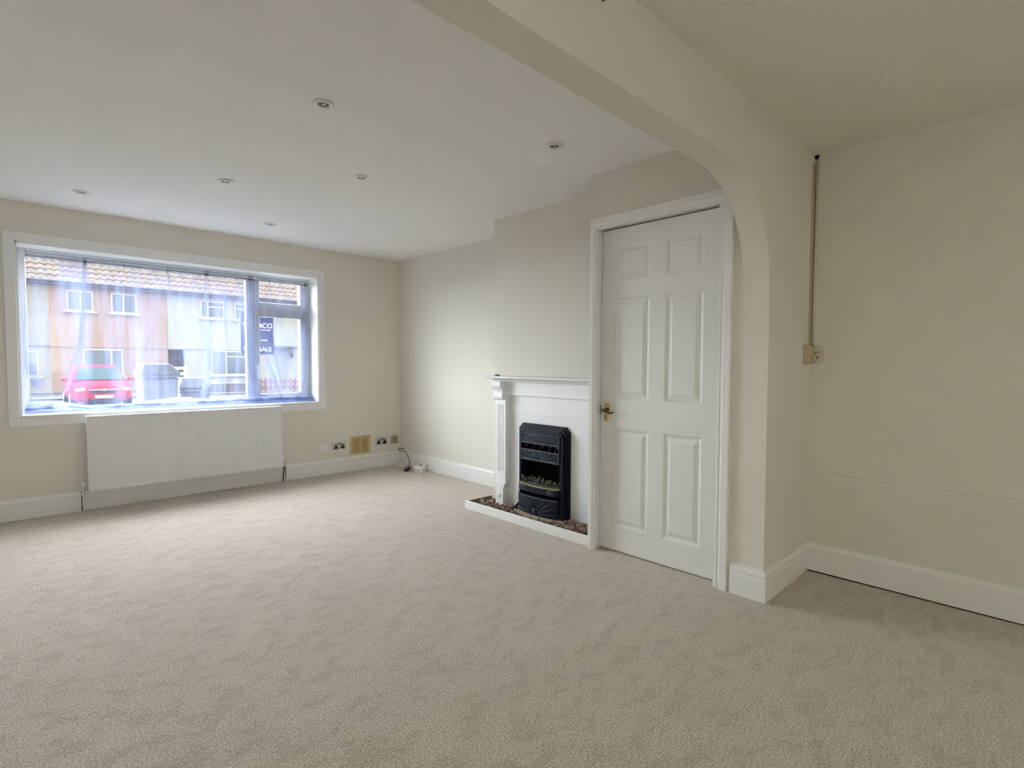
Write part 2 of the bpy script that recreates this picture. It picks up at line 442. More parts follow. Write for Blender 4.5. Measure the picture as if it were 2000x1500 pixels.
# drop the inner faces between strips
seen = {}
for f in w.bm.faces: seen.setdefault(tuple(sorted(v.index for v in f.verts)), []).append(f)
w.bm.verts.index_update(); seen = {}
for f in w.bm.faces: seen.setdefault(tuple(sorted(v.index for v in f.verts)), []).append(f)
bmesh.ops.delete(w.bm, geom=[f for fs in seen.values() if len(fs) > 1 for f in fs], context='FACES')
struct(finish(w, 'wall_arch', M['wall']))
w = MB().box(XR, XR+.12, YR-.2, YN0, -.1, H)
struct(finish(w, 'wall_right', M['wall_rear']))
LY0, LY1, LZ0, LZ1 = -1.85, -0.35, 0.95, 2.14  # opening for an unseen side window, added to light the rear room
w = MB().box(XL-.2, XL, YR-.2, LY0, -.1, H).box(XL-.2, XL, LY1, YW, -.1, H).box(XL-.2, XL, LY0, LY1, -.1, LZ0).box(XL-.2, XL, LY0, LY1, LZ1, H)
struct(finish(w, 'wall_left', M['wall']))
added_win3 = thing('added_window_3', 'white framed side window added out of view to light the rear room', None, (XL-.1, -1.2, LZ0), kind='structure')
w = MB().box(XL-.14, XL-.07, LY0, LY1, LZ0, LZ0+.06).box(XL-.14, XL-.07, LY0, LY1, LZ1-.06, LZ1)
for y in (LY0, -1.08, LY1-.06): w.box(XL-.14, XL-.07, y, y+.06, LZ0+.06, LZ1-.06)
finish(w, 'window_frame', M['upvc'], added_win3)
finish(MB().box(XL-.11, XL-.10, LY0+.06, LY1-.06, LZ0+.06, LZ1-.06), 'glass_pane', M['glass'], added_win3)
# rear wall with an unseen window added to bring in daylight
PX0, PX1, PZ0, PZ = 0.1, 1.4, 0.90, 2.10
w = MB().box(XL-.1, PX0, YR-.2, YR, -.1, H).box(PX1, XR+.1, YR-.2, YR, -.1, H).box(PX0, PX1, YR-.2, YR, PZ, H).box(PX0, PX1, YR-.2, YR, -.1, PZ0)
struct(finish(w, 'wall_rear', M['wall_rear']))
added_win2 = thing('added_window_2', 'white framed rear window added unseen behind the camera for daylight', None, (PX0+.8, YR-.1, PZ0), kind='structure')
w = MB()
w.box(PX0, PX1, YR-.14, YR-.07, PZ0, PZ0+.06).box(PX0, PX1, YR-.14, YR-.07, PZ-.06, PZ)
for x in (PX0, PX0+.62, PX1-.06): w.box(x, x+.06, YR-.14, YR-.07, PZ0+.06, PZ-.06)
finish(w, 'window_frame', M['upvc'], added_win2)
finish(MB().box(PX0+.06, PX1-.06, YR-.11, YR-.10, PZ0+.06, PZ-.06), 'glass_pane', M['glass'], added_win2)
# hall box behind the door, walls coloured black so the door gap reads unlit
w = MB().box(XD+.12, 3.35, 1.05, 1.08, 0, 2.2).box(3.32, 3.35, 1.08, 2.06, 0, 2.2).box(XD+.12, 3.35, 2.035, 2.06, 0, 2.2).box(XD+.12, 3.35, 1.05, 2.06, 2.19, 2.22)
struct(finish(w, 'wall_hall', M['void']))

# ------------------------------------------------------------------ skirting boards
SK = [(0, 0), (.018, 0), (.018, .108), (.0145, .112), (.0165, .117), (.0175, .124), (.0165, .132), (.012, .140), (.009, .144), (.008, .152), (0, .152)]
def skirting(name, path, z0=None, prof=SK, material=None):
    # path: floor plan points along the wall face, room on the right hand side of travel
    pts = [Vector(p) for p in path]; n = len(pts); rings = []
    for i, p in enumerate(pts):
        def nrm(a, b):
            d = (b-a).normalized(); return Vector((d.y, -d.x))
        if i == 0: off = nrm(pts[0], pts[1])
        elif i == n-1: off = nrm(pts[-2], pts[-1])
        else:
            a = nrm(pts[i-1], p); b = nrm(p, pts[i+1]); off = (a+b)/(1+a.dot(b))
        dz = z0[i] if z0 else 0.0
        rings.append([(p.x+off.x*d, p.y+off.y*d, z+dz) for d, z in prof])
    return struct(finish(MB().loft(rings), name, material or M['gloss']))
skirting('baseboard_front_left', [(XL, YW), (0.452, YW)])
skirting('baseboard_front_right', [(1.992, YW), (XA-.018, YW)])
skirting('baseboard_alcove', [(XA, YW-.0), (XA, YB)])
skirting('baseboard_arch', [(XD, 1.150), (XD, YN0), (XR-.018, YN0)])
skirting('baseboard_right', [(XR, YN0), (XR, YR)], z0=[.009, .001])
skirting('baseboard_rear_left', [(XL, YR), (XL, YW)])
struct(finish(MB().box(.460, 1.984, YW-.016, YW, 0, .150), 'baseboard_behind_radiator', M['gloss'], bevel=.002))
finish(MB().box(.4522, .4598, YW-.004, YW, 0, .15), 'gap_shade_1', M['void'])['kind'] = 'structure'  # black slips in the skirting joints, gap shade given as colour
finish(MB().box(1.9843, 1.9917, YW-.004, YW, 0, .15), 'gap_shade_2', M['void'])['kind'] = 'structure'
finish(MB().box(XR-.010, XR, 0.0, YN0-.02, 0, .0085), 'gap_shade_3', M['void'])['kind'] = 'structure'  # black strip under the lifted skirting, in place of shade
# faint horizontal crease in the plaster of the right wall
struct(finish(MB().prism([(XR, .552), (XR-.0022, .560), (XR, .568)], 'y', YR, YN0-.02), 'trim_4', M['wall_rear']))

# ------------------------------------------------------------------ window
win = thing('window_1', 'wide white framed front window with a narrow opening casement on its right', None, (1.232, 5.55, WZ0), kind='structure')
YF0, YF1 = 5.545, 5.598
w = MB()
w.box(WX0, .187, YF0, YF1, WZ0, WZ1); w.box(2.255, WX1, YF0, YF1, WZ0, WZ1)
w.box(.187, 2.255, YF0, YF1, WZ0, .800); w.box(.187, 2.255, YF0, YF1, 1.945, WZ1)
w.box(1.718, 1.790, YF0, YF1, .800, 1.945)
finish(w, 'window_frame', M['upvc'], win, bevel=.006)
w = MB()
w.box(1.790, 1.834, YF0-.015, YF1, .800, 1.600); w.box(2.225, 2.255, YF0-.015, YF1, .800, 1.600)
w.box(1.834, 2.225, YF0-.015, YF1, .800, .850); w.box(1.834, 2.225, YF0-.015, YF1, 1.600, 1.668); w.box(1.790, 1.834, YF0-.015, YF1, 1.600, 1.945)
w.box(2.225, 2.255, YF0-.015, YF1, 1.600, 1.945); w.box(1.834, 2.225, YF0-.015, YF1, 1.668, 1.742)
cas = finish(w, 'casement', M['upvc'], win, bevel=.004)
w = MB().box(1.800, 1.824, YF0-.028, YF0-.016, 1.10, 1.14).tube([(1.812, YF0-.034, 1.125), (1.812, YF0-.040, 1.06), (1.812, YF0-.036, 1.00)], .007)
finish(w, 'casement_handle', M['upvc'], cas)
finish(MB().box(.187, 1.718, 5.570, 5.576, .800, 1.945), 'glass_pane', M['glass'], win)
finish(MB().box(1.834, 2.225, 5.570, 5.576, .850, 1.600), 'glass_pane', M['glass'], win)
finish(MB().box(1.834, 2.225, 5.570, 5.576, 1.742, 1.93), 'glass_pane', M['glass'], win)
w = MB().box(WX0, WX1, YW-.008, YF0, WZ0, WZ0+.018)
finish(w, 'window_sill', M['gloss'], win, bevel=.004)
w = MB().box(WX0, WX0+.010, YW-.004, YF0, WZ0+.018, WZ1).box(WX1-.010, WX1, YW-.004, YF0, WZ0+.018, WZ1).box(WX0, WX1, YW-.004, YF0, WZ1-.012, WZ1)
finish(w, 'reveal_lining', M['gloss'], win)
w = MB()
aw = .063
w.box(WX0-aw, WX0, YW-.012, YW, WZ0-aw, WZ1+aw+.004); w.box(WX1, WX1+aw, YW-.012, YW, WZ0-aw, WZ1+aw+.004)
w.box(WX0, WX1, YW-.012, YW, WZ1, WZ1+aw+.004); w.box(WX0, WX1, YW-.012, YW, WZ0-aw, WZ0)
finish(w, 'architrave', M['satin'], win, bevel=.003)

# ------------------------------------------------------------------ door
door = thing('door_1', 'white six panel interior door in a moulded frame', None, (2.66, 1.635, 0), kind='structure')
XS = 2.669
d = MB()
ys = [1.2495, 1.350, 1.581, 1.682, 1.912, 2.0238]
zs = [.008, .157, .7625, .943, 1.5495, 1.656, 1.868, 1.968]
cut_y = ys; panels = []
for i in range(5):
    for j in range(7):
        y0, y1, z0, z1 = ys[i], ys[i+1], zs[j], zs[j+1]
        if i in (1, 3) and j in (1, 3, 5): panels.append((y0, y1, z0, z1)); continue
        d.face([(XS, y0, z0), (XS, y1, z0), (XS, y1, z1), (XS, y0, z1)])
for y0, y1, z0, z1 in panels:
    rr = []
    for off, dep in ((0, 0), (.004, .0045), (.018, .011), (.021, .011), (.046, .002), (.049, .002)):
        rr.append([(XS+dep, y0+off, z0+off), (XS+dep, y1-off, z0+off), (XS+dep, y1-off, z1-off), (XS+dep, y0+off, z1-off)])
    for a, b in zip(rr, rr[1:]):
        for k in range(4): d.face([a[k], a[(k+1) % 4], b[(k+1) % 4], b[k]])
    d.face(rr[-1])
for a, b in (((ys[0], zs[0]), (ys[-1], zs[0])), ((ys[-1], zs[0]), (ys[-1], zs[-1])), ((ys[-1], zs[-1]), (ys[0], zs[-1])), ((ys[0], zs[-1]), (ys[0], zs[0]))):
    d.face([(XS, a[0], a[1]), (XS, b[0], b[1]), (XS+.035, b[0], b[1]), (XS+.035, a[0], a[1])])
d.face([(XS+.035, ys[0], zs[0]), (XS+.035, ys[-1], zs[0]), (XS+.035, ys[-1], zs[-1]), (XS+.035, ys[0], zs[-1])])
bmesh.ops.remove_doubles(d.bm, verts=d.bm.verts, dist=1e-5)
slab = finish(d, 'door_panel', M['door'], door)
# lining with stops behind the slab
w = MB()
w.box(XD-.002, XD+.122, DY0-.028, DY0, 0, DZ+.028); w.box(XD-.002, XD+.122, DY1, DY1+.028, 0, DZ+.028); w.box(XD-.002, XD+.122, DY0, DY1, DZ, DZ+.028)
w.box(XS+.037, XD+.122, DY0, DY0+.014, 0, DZ); w.box(XS+.037, XD+.122, DY1-.014, DY1, 0, DZ)
finish(w, 'door_frame', M['gloss'], door)
# moulded architrave swept up, across and down
AP = [(-.004, 0), (-.004, .009), (.000, .012), (.006, .012), (.009, .008), (.016, .010), (.024, .016), (.027, .019), (.060, .021), (.064, .018), (.064, 0)]
def arch_ring(u_pts):
    return u_pts
iy0, iy1, iz = DY0-.010, DY1-.014+.004, DZ-.004
rings = []
for key in ('b0', 't0', 't1', 'b1'):
    r = []
    for u, h in AP:
        if key == 'b0': r.append((XD-h, iy0-u-.006, 0))
        if key == 't0': r.append((XD-h, iy0-u-.006, iz+u))
        if key == 't1': r.append((XD-h, iy1+u*.70, iz+u))
        if key == 'b1': r.append((XD-h, iy1+u*.70, 0))
    rings.append(r)
finish(MB().loft(rings), 'architrave', M['gloss'], door)
# handle
hd = finish(MB().box(XS-.006, XS-.0005, 1.955, 1.993, .803, .911), 'handle_plate', M['brass'], slab, bevel=.003)
finish(MB().lathe([(.013, 0), (.013, -.010), (.008, -.014), (.008, -.040), (.009, -.046)], (XS-.006, 1.974, .872), 'x', 16), 'handle_spindle', M['brown_metal'], slab)
pts = [(XS-.046, 1.992, .869), (XS-.048, 1.984, .871), (XS-.050, 1.974, .872), (XS-.050, 1.955, .870), (XS-.050, 1.935, .861), (XS-.050, 1.920, .857), (XS-.049, 1.905, .860), (XS-.048, 1.893, .867)]
finish(MB().tube(pts, [.006, .009, .009, .008, .0065, .006, .0055, .005], 10), 'lever', M['brown_metal'], slab, smooth=True)
finish(MB().box(XS-.003, XS+.004, 2.0262, 2.0268, .84, .90), 'latch_plate', M['brown_metal'], slab)
for z in (1.764, .247):
    finish(MB().tube([(XS-.003, 1.2475, z-.035), (XS-.003, 1.2475, z+.035)], .0035, 8), 'hinge', M['satin_metal'], slab)

# ------------------------------------------------------------------ fireplace surround
fs = thing('fireplace_surround', 'white painted mantelpiece surround standing against the chimney breast', 'fireplace', (2.85, 2.63, 0))
XP_ = 2.850
w = MB().box(XP_, XB-.0005, YD+.001, 3.10, .030, 1.02)
finish(w, 'back_panel', M['satin'], fs)
finish(MB().box(XP_-.004, XP_, YD+.001, 3.045, .770, .912), 'header_board', M['satin'], fs, bevel=.002)
finish(MB().box(XP_-.030, XP_-.0, YD+.001, 3.058, .910, 1.016), 'frieze', M['satin'], fs, bevel=.004)
w = MB()
sp = [(XB-.0005, 1.016), (XB-.0005, 1.058), (2.722, 1.058), (2.718, 1.054), (2.718, 1.044), (2.727, 1.040), (2.760, 1.036), (2.785, 1.028), (2.790, 1.016)]
w.prism([(x, z) for x, z in sp], 'y', YD+.001, 3.170)
w.prism([(XB-.0005, 1.040), (XB-.0005, 1.058), (2.722, 1.058), (2.718, 1.054), (2.718, 1.044), (2.727, 1.040)], 'y', 3.170, 3.207)
finish(w, 'mantel_shelf', M['satin'], fs, bevel=.0015)
for sgn, ya, yb in ((1, 3.046, 3.164), (-1, 2.072, 2.182)):
    w = MB()
    # fluted pilaster: front profile with four grooves
    n = 4; prof = [(yb, 2.849), (yb, 2.80)]
    wd = (yb-ya)
    g0, g1 = ya+.018, yb-.018
    cell = (g1-g0)/n
    for k in range(n):
        b_ = g1 - k*cell
        prof += [(b_-cell*.30, 2.80), (b_-cell*.36, 2.8085), (b_-cell*.62, 2.8085), (b_-cell*.70, 2.80)]
    prof += [(ya, 2.80), (ya, 2.849)]
    w.prism([(x, y) for y, x in prof], 'z', .305, .835)
    w.box(2.80, 2.849, ya, yb, .215, .305); w.box(2.80, 2.849, ya, yb, .835, 1.016)
    leg = finish(w, 'pilaster', M['satin'], fs)
    w = MB()
    w.prism([(ya, .215), (yb, .215), (yb-.010, .172), (yb-.010, .030), (ya+.020, .030), (ya+.020, .172)], 'x', 2.792, 2.849)
    finish(w, 'plinth_block', M['satin'], leg, bevel=.002)
    yc = (ya+yb)/2+.005
    finish(MB().lathe([(.024, 0), (.024, -.003), (.018, -.006), (.014, -.004), (.010, -.009), (.002, -.011)], (2.792, yc, .118), 'x', 24), 'rosette', M['satin'], leg, smooth=True)
    # corbel: S shaped side profile
    cp = [(2.80, .872), (2.786, .874), (2.773, .884), (2.770, .900), (2.772, .925), (2.771, .945), (2.762, .962), (2.752, .972), (2.748, .984), (2.748, 1.016), (2.80, 1.016)]
    finish(MB().prism([(x, z) for x, z in cp], 'y', ya+.008, yb-.008), 'corbel', M['satin'], leg, bevel=.002)
    finish(MB().ball((2.770, yc-.012, .945), .008), 'corbel_stud', M['satin'], leg, smooth=True)

# ------------------------------------------------------------------ hearth tray
hy0, hy1, hx0 = 2.083, 3.322, 2.615
hr = thing('hearth_tray', 'low white fronted hearth box filled with brown pebbles', 'hearth', (2.75, 2.7, 0))
finish(MB().box(hx0, hx0+.020, YD+.010, hy1, 0, .065), 'front_board', M['gloss'], hr, bevel=.004)
finish(MB().box(hx0+.020, XB-.001, hy1-.016, hy1, 0, .058), 'side_board', M['raw_wood'], hr)
finish(MB().box(hx0+.020, XB-.001, YD+.001, hy1-.016, 0, .026), 'tray_base', M['grit'], hr)
bow = [(XB-.045, 2.415), (XB-.045, 2.940), (2.80, 2.935), (2.745, 2.900), (2.705, 2.80), (2.692, 2.68), (2.700, 2.55), (2.730, 2.45), (2.77, 2.418)]
finish(MB().prism(bow, 'z', .0265, .050), 'stone_slab', M['slab'], hr, bevel=.003)

# ------------------------------------------------------------------ the fire
fire = thing('gas_fire', 'blue black cast iron gas fire with bowed grate standing on the hearth', 'fire', (2.80, 2.65, .0505))
fy0, fy1 = 2.418, 2.925     # right and left edges of the outer frame
def notched(y0, y1, z0, z1, c):
    # rectangle with concave quarter-round top corners
    pts = [(y0, z0), (y0, z1-c)]
    for k in range(1, 6):
        a = k/6*PI/2
        pts.append((y0 + c - c*math.cos(a), z1 - c + 0 + c*(1-math.cos(a))*0 + 0) if False else (y0 + c*math.sin(a)*1.0*(k/6), z1 - c + c*(1-math.cos(a))))
    pts += [(y0+c, z1), (y1-c, z1)]
    for k in range(5, 0, -1):
        a = k/6*PI/2
        pts.append((y1 - c*math.sin(a)*(k/6), z1 - c + c*(1-math.cos(a))))
    pts += [(y1, z1-c), (y1, z0)]
    return pts
# outer frame: four stepped layers around the openings
OZ0, OZ1 = .0505, .706
def frame_ring(mb, y0, y1, z1, c, iy0, iy1, iz0, iz1, xa, xb, z0=OZ0):
    # left and right stiles and the head, all between x=xa (front) and xb
    P = notched(y0, y1, z0, z1, c)
    half = len(P)//2
    head = [p for p in P if p[1] >= z1-c-1e-6]
    mb.prism(head + [(y1, iz1), (y0, iz1)] if False else [(y0, iz1)] + head + [(y1, iz1)], 'x', xa, xb)
    mb.box(xa, xb, y0, iy0, z0, iz1); mb.box(xa, xb, iy1, y1, z0, iz1)
w = MB(); frame_ring(w, fy0, fy1, .706, .036, 2.50, 2.85, .0505, .615, 2.832, 2.8495)
back = finish(w, 'outer_frame', M['iron'], fire, bevel=.004)
w = MB(); frame_ring(w, fy0+.018, fy1-.018, .690, .034, 2.50, 2.85, .0505, .615, 2.816, 2.832)
finish(w, 'stepped_frame', M['iron'], fire, bevel=.004)
w = MB(); frame_ring(w, fy0+.036, fy1-.040, .670, .030, 2.478, 2.862, .0505, .618, 2.800, 2.816)
finish(w, 'inner_frame', M['iron'], fire, bevel=.004)
w = MB(); w.box(2.790, 2.800, 2.445, 2.470, .10, .640).box(2.790, 2.800, 2.862, 2.880, .10, .640).prism([(2.445, .640), (2.880, .640), (2.868, .655), (2.457, .655)], 'x', 2.790, 2.800)
finish(w, 'canopy_moulding', M['iron'], fire, bevel=.003)
# dark firebox
w = MB()
w.box(2.8496, 2.8499, 2.43, 2.91, .06, .60)
w.box(2.80, 2.8495, 2.478, 2.482, .06, .60); w.box(2.80, 2.8495, 2.858, 2.862, .06, .60)
finish(w, 'firebox_back', M['void'], fire)
gy0, gy1 = 2.470, 2.862
def sunray(name, mb_y0, mb_y1, z0, z1, x, oy, oz, n, parent, r=.0028, spread=(0.08, 0.92), xf=None, inner=0.03):
    s_ = MB()
    for k in range(n):
        a = PI*(spread[0] + (spread[1]-spread[0])*k/(n-1))
        dy, dz = math.cos(a), math.sin(a)
        tmax = 10
        if dy > 1e-6: tmax = min(tmax, (mb_y1-oy)/dy)
        if dy < -1e-6: tmax = min(tmax, (mb_y0-oy)/dy)
        if dz > 1e-6: tmax = min(tmax, (z1-oz)/dz)
        if dz < -1e-6: tmax = min(tmax, (z0-oz)/dz)
        p = []
        for t in (inner, inner+(tmax-inner)*.35, inner+(tmax-inner)*.7, tmax*.98):
            yy = oy+dy*t; zz = oz+dz*t
            p.append(((xf(yy) if xf else x), yy, zz))
        s_.tube(p, [r*.5, r, r*1.2, r*.5], 6)
    return finish(s_, name, M['iron_hi'], parent, smooth=True)
# upper panel: curved blades over a slot, then a fan panel
w = MB().box(2.786, 2.792, gy0, gy1, .572, .640)
up = finish(w, 'upper_grille', M['iron'], fire, bevel=.002)
w = MB()
w.box(2.781, 2.786, gy0, gy1, .634, .641).box(2.781, 2.786, gy0, gy1, .565, .577).box(2.781, 2.786, gy0, gy0+.010, .44, .641).box(2.781, 2.786, gy1-.010, gy1, .44, .641)
w.box(2.781, 2.786, gy0, gy1, .510, .522).box(2.781, 2.786, gy0, gy1, .440, .452)
finish(w, 'grille_border', M['iron_hi'], up, bevel=.0015)
s_ = MB()
for k in range(4):
    h = .012+.012*k
    s_.tube([(2.784, gy0+.01+.02*k*0, .583+h*.35), (2.784, gy0+.10, .583+h), (2.784, (gy0+gy1)/2, .590+h), (2.784, gy1-.10, .583+h), (2.784, gy1-.01, .583+h*.35)], [.001, .0024, .003, .0024, .001], 6)
finish(s_, 'arched_blades', M['iron_hi'], up, smooth=True)
s_ = MB()
for c0, c1 in ((gy0+.02, .0), (gy0+.09, .3), (gy0+.17, .1), (gy0+.25, .25), (gy0+.33, .05)):
    p = []
    for k in range(9):
        t = k/8; p.append((2.802, c0+.05*t, .528+.030*math.sin(t*PI*1.3+c1*4)))
    s_.tube(p, .0016, 5)
finish(s_, 'scroll_wires', M['brass_dark'], up, smooth=True)
w = MB().box(2.786, 2.792, gy0, gy1, .440, .518)
lp = finish(w, 'fan_panel', M['iron'], fire, bevel=.002)
sunray('fan_rays', gy0+.012, gy1-.012, .455, .512, 2.785, (gy0+gy1)/2, .446, 15, lp, .0028, (.03, .97), inner=.022)
s_ = MB()
for k in range(5):
    c0 = (gy0+gy1)/2 + (k-2)*.028
    p = [(2.784, c0+.011*math.cos(t/12*2*PI), .485+.024*math.sin(t/12*2*PI)) for t in range(13)]
    s_.tube(p, .0016, 5)
finish(s_, 'petal_ovals', M['iron_hi'], lp, smooth=True)
# bowed lower grate
def bowx(y): 
    t = (y-(gy0+gy1)/2)/((gy1-gy0)/2+.012); return 2.792 - .052*math.sqrt(max(0, 1-t*t*.92)) + .0
def bowed(z0, z1, th, name, material, par, out=0.0, y0=gy0-.004, y1=gy1+.004):
    s_ = MB(); rings = []
    N_ = 24
    for k in range(N_+1):
        y = y0+(y1-y0)*k/N_; x = bowx(y)-out
        rings.append([(x, y, z0), (x, y, z1), (x+th, y, z1), (x+th, y, z0)])
    s_.loft(rings); return finish(s_, name, material, par)
bowed(.262, .270, .030, 'tray_trim', M['olive'], fire, .004)
ub = bowed(.215, .262, .010, 'bar_front', M['iron'], fire)
lb = bowed(.062, .185, .010, 'ash_pan_front', M['iron'], fire, .004)
bowed(.180, .190, .012, 'ash_pan_lip', M['iron_hi'], lb, .009)
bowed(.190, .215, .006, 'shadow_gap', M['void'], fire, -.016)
mid = (gy0+gy1)/2
sunray('bar_rays', mid, gy1-.005, .218, .260, 2.75, mid+.09, .238, 6, ub, .0026, (-.12, .12), lambda y: bowx(y)-.001, .02)
sunray('bar_rays', gy0+.005, mid, .218, .260, 2.75, mid-.09, .238, 6, ub, .0026, (.88, 1.12), lambda y: bowx(y)-.001, .02)
sunray('ash_pan_rays', gy0+.004, gy1-.004, .072, .176, 2.74, mid, .070, 13, lb, .0030, (.02, .98), lambda y: bowx(y)-.005, .035)
s_ = MB().ball((bowx(mid)-.007, mid, .085), (.006, .018, .018), 2)
finish(s_, 'shell_boss', M['iron_hi'], lb, smooth=True)
# coals and fuel bed
w = MB()
N_ = 16; rg = []
for k in range(N_+1):
    y = gy0+(gy1-gy0)*k/N_
    rg.append([(bowx(y)+.010, y, .268), (2.845, y, .285), (2.845, y, .262), (bowx(y)+.010, y, .262)])
w.loft(rg); finish(w, 'fuel_bed', M['ash'], fire)
for k in range(13):
    y = gy0+.025+(gy1-gy0-.05)*k/12 + random.uniform(-.008, .008)
    x = bowx(y)+random.uniform(.030, .062)
    s_ = MB().ball((x, y, .290+random.uniform(0, .03)), (random.uniform(.008, .013), random.uniform(.009, .015), random.uniform(.012, .024)), 2, .7)
    finish(s_, 'ceramic_coal', M['ash'], fire)
for y, s1 in ((gy0-.030, -1), (gy1+.035, 1)):
    s_ = MB().tube([(2.795, y-s1*.01, .095), (2.785, y, .080), (2.775, y+s1*.012, .064), (2.778, y+s1*.018, .056)], [.010, .009, .008, .006], 8)
    s_.ball((2.785, y+s1*.006, .060), (.012, .012, .009), 2)
    finish(s_, 'foot', M['iron'], fire, smooth=True)

# ------------------------------------------------------------------ pebbles
peb_mesh = []
for k in range(10):
    s_ = MB().ball((0, 0, 0), (random.uniform(.016, .024), random.uniform(.014, .019), random.uniform(.012, .016)), 2, .35)
    me = bpy.data.meshes.new('pebble'); s_.bm.to_mesh(me); s_.bm.free()
    me.materials.append(PEB[[0, 0, 1, 2, 2, 3, 4, 0, 1, 4][k]])
    for p in me.polygons: p.use_smooth = True
    peb_mesh.append(me)
def in_slab(x, y):
    if y < 2.405 or y > 2.955: return False
    t = (y-2.68)/.275
    return x > 2.668 + .085*t*t
placed = []; tries = 0
while len(placed) < 235 and tries < 60000:
    tries += 1
    x = random.uniform(hx0+.050, XP_-.030); y = random.uniform(YD+.036, hy1-.050)
    if in_slab(x, y): continue
    if x > 2.764 and (y > 3.02 and y < 3.19): continue
    if x > 2.764 and y < 2.21: continue
    if any((x-a)**2+(y-b)**2 < .0250**2 for a, b, c in placed): continue
    placed.append((x, y, 0))
random.shuffle(placed)
for i, (x, y, z) in enumerate(placed):
    me = peb_mesh[i % 10]
    o = bpy.data.objects.new('pebble', me); COL.objects.link(o)
    o.rotation_euler = (random.uniform(-.25, .25), random.uniform(-.25, .25), random.uniform(0, 6.28))
    zh = max(v.co.z for v in me.vertices)
    o.location = (x, y, .0275+zh+random.uniform(0, .011))
    if y > 2.90: tag(o, 'small brown pebble loose in the hearth tray, left of the gas fire', 'pebble', 'loose pebbles left of the fire')
    elif y < 2.45: tag(o, 'small brown pebble in the hearth tray, right of the gas fire by the door', 'pebble', 'loose pebbles right of the fire')
    else: tag(o, 'small brown pebble in the narrow strip between stone slab and white front board', 'pebble', 'loose pebbles in front of the stone slab')

# small dark item on the mantel end
o = finish(MB().box(2.80, 2.832, 3.150, 3.178, 1.0585, 1.066).ball((2.815, 3.163, 1.067), (.012, .010, .004), 1), 'putty_lump', mat('dark red brown scrap', (.10, .02, .015), .6))
tag(o, 'tiny dark red brown scrap on the left end of the mantel shelf', 'scrap')

# ------------------------------------------------------------------ radiator
rad = thing('radiator', 'white panel radiator with fine vertical ribs under the front window', 'radiator', (1.21, 5.29, .155))
rx0, rx1, rz0, rz1, ry = .488, 1.931, .155, .738, 5.245
# front panel with pressed ribs
s_ = MB(); nx = 27
cols = []
x = rx0; cols.append((rx0, 0, 'e')); cols.append((rx0+.012, 0, 'e'))
cols.append((rx0+.022, .004, 'e'))
px_ = (rx1-rx0-.070)/nx
for k in range(nx):
    xa = rx0+.035+px_*k
    for t, dpt in ((.10, 0), (.22, 1), (.78, 1), (.90, 0)): cols.append((xa+px_*t, .004-.0035*dpt, 'r'))
cols.append((rx1-.022, .004, 'e')); cols.append((rx1-.012, 0, 'e')); cols.append((rx1, 0, 'e'))
rowz = [(rz0, 0), (rz0+.016, 0), (rz0+.024, .9), (rz0+.040, 1), (rz0+.052, 1), (rz1-.040, 1), (rz1-.030, 1), (rz1-.022, .9), (rz1-.012, 0), (rz1, 0)]
grid = []
for z, f in rowz:
    row = []
    for x, dy, kd in cols:
        rib = (rz0+.045 < z < rz1-.035)
        v = (.004 if not rib else .0022+dy*.45) if kd == 'r' else dy
        row.append(s_.bm.verts.new((x, ry+v*f, z)))
    grid.append(row)
for a, b in zip(grid, grid[1:]):
    for i in range(len(a)-1): s_.bm.faces.new((a[i], a[i+1], b[i+1], b[i]))
bnd = [v for v in grid[0]] + [r[-1] for r in grid[1:]] + grid[-1][-2::-1] + [r[0] for r in grid[-2:0:-1]]
bb = [s_.bm.verts.new((v.co.x, ry+.014, v.co.z)) for v in bnd]
for i in range(len(bnd)): s_.bm.faces.new((bnd[i], bb[i], bb[(i+1) % len(bb)], bnd[(i+1) % len(bnd)]))
s_.bm.faces.new(bb)
finish(s_, 'front_panel', M['rad_rib'], rad)
finish(MB().box(rx0+.004, rx1-.004, 5.305, 5.318, rz0+.006, rz1-.006), 'rear_panel', M['rad'], rad, bevel=.003)
for xa in (rx0, rx1-.004): finish(MB().box(xa, xa+.004, ry+.0145, 5.304, rz0, rz1), 'side_cover', M['rad'], rad)
s_ = MB()
for k in range(60):
    xa = rx0+.01+(rx1-rx0-.02)*k/60; s_.box(xa, xa+.014, ry+.016, 5.303, rz1-.004, rz1-.001)
finish(s_, 'top_grille', M['rad'], rad)
for xv, sg, zv in ((rx0-.028, 1, .175), (rx1+.022, -1, .205)):
    s_ = MB().tube([(xv, 5.288, zv-.022), (xv, 5.288, zv+.020)], .009, 12).tube([(xv, 5.288, zv), (xv+sg*.024, 5.288, zv)], .008, 12)
    s_.tube([(xv+sg*.010, 5.288, zv), (xv+sg*.018, 5.288, zv)], .011, 6)
    val = finish(s_, 'radiator_valve', M['chrome'], rad, smooth=False)
    finish(MB().lathe([(.011, 0), (.0125, .006), (.0125, .026), (.010, .032), (.004, .034)], (xv, 5.288, zv+.021), 'z', 18), 'valve_cap', M['plastic'], val, smooth=True)
    finish(MB().tube([(xv, 5.288, zv-.022), (xv, 5.288, zv-.052)], .011, 6), 'compression_nut', M['chrome'], val)
    finish(MB().tube([(xv, 5.288, zv-.05), (xv+.0, 5.290, zv-.09), (xv+.002, 5.315, .045), (xv+.004, 5.325, .0)], .0065, 10), 'pipe', M['plastic' if sg > 0 else 'brown_metal'], rad, smooth=True)

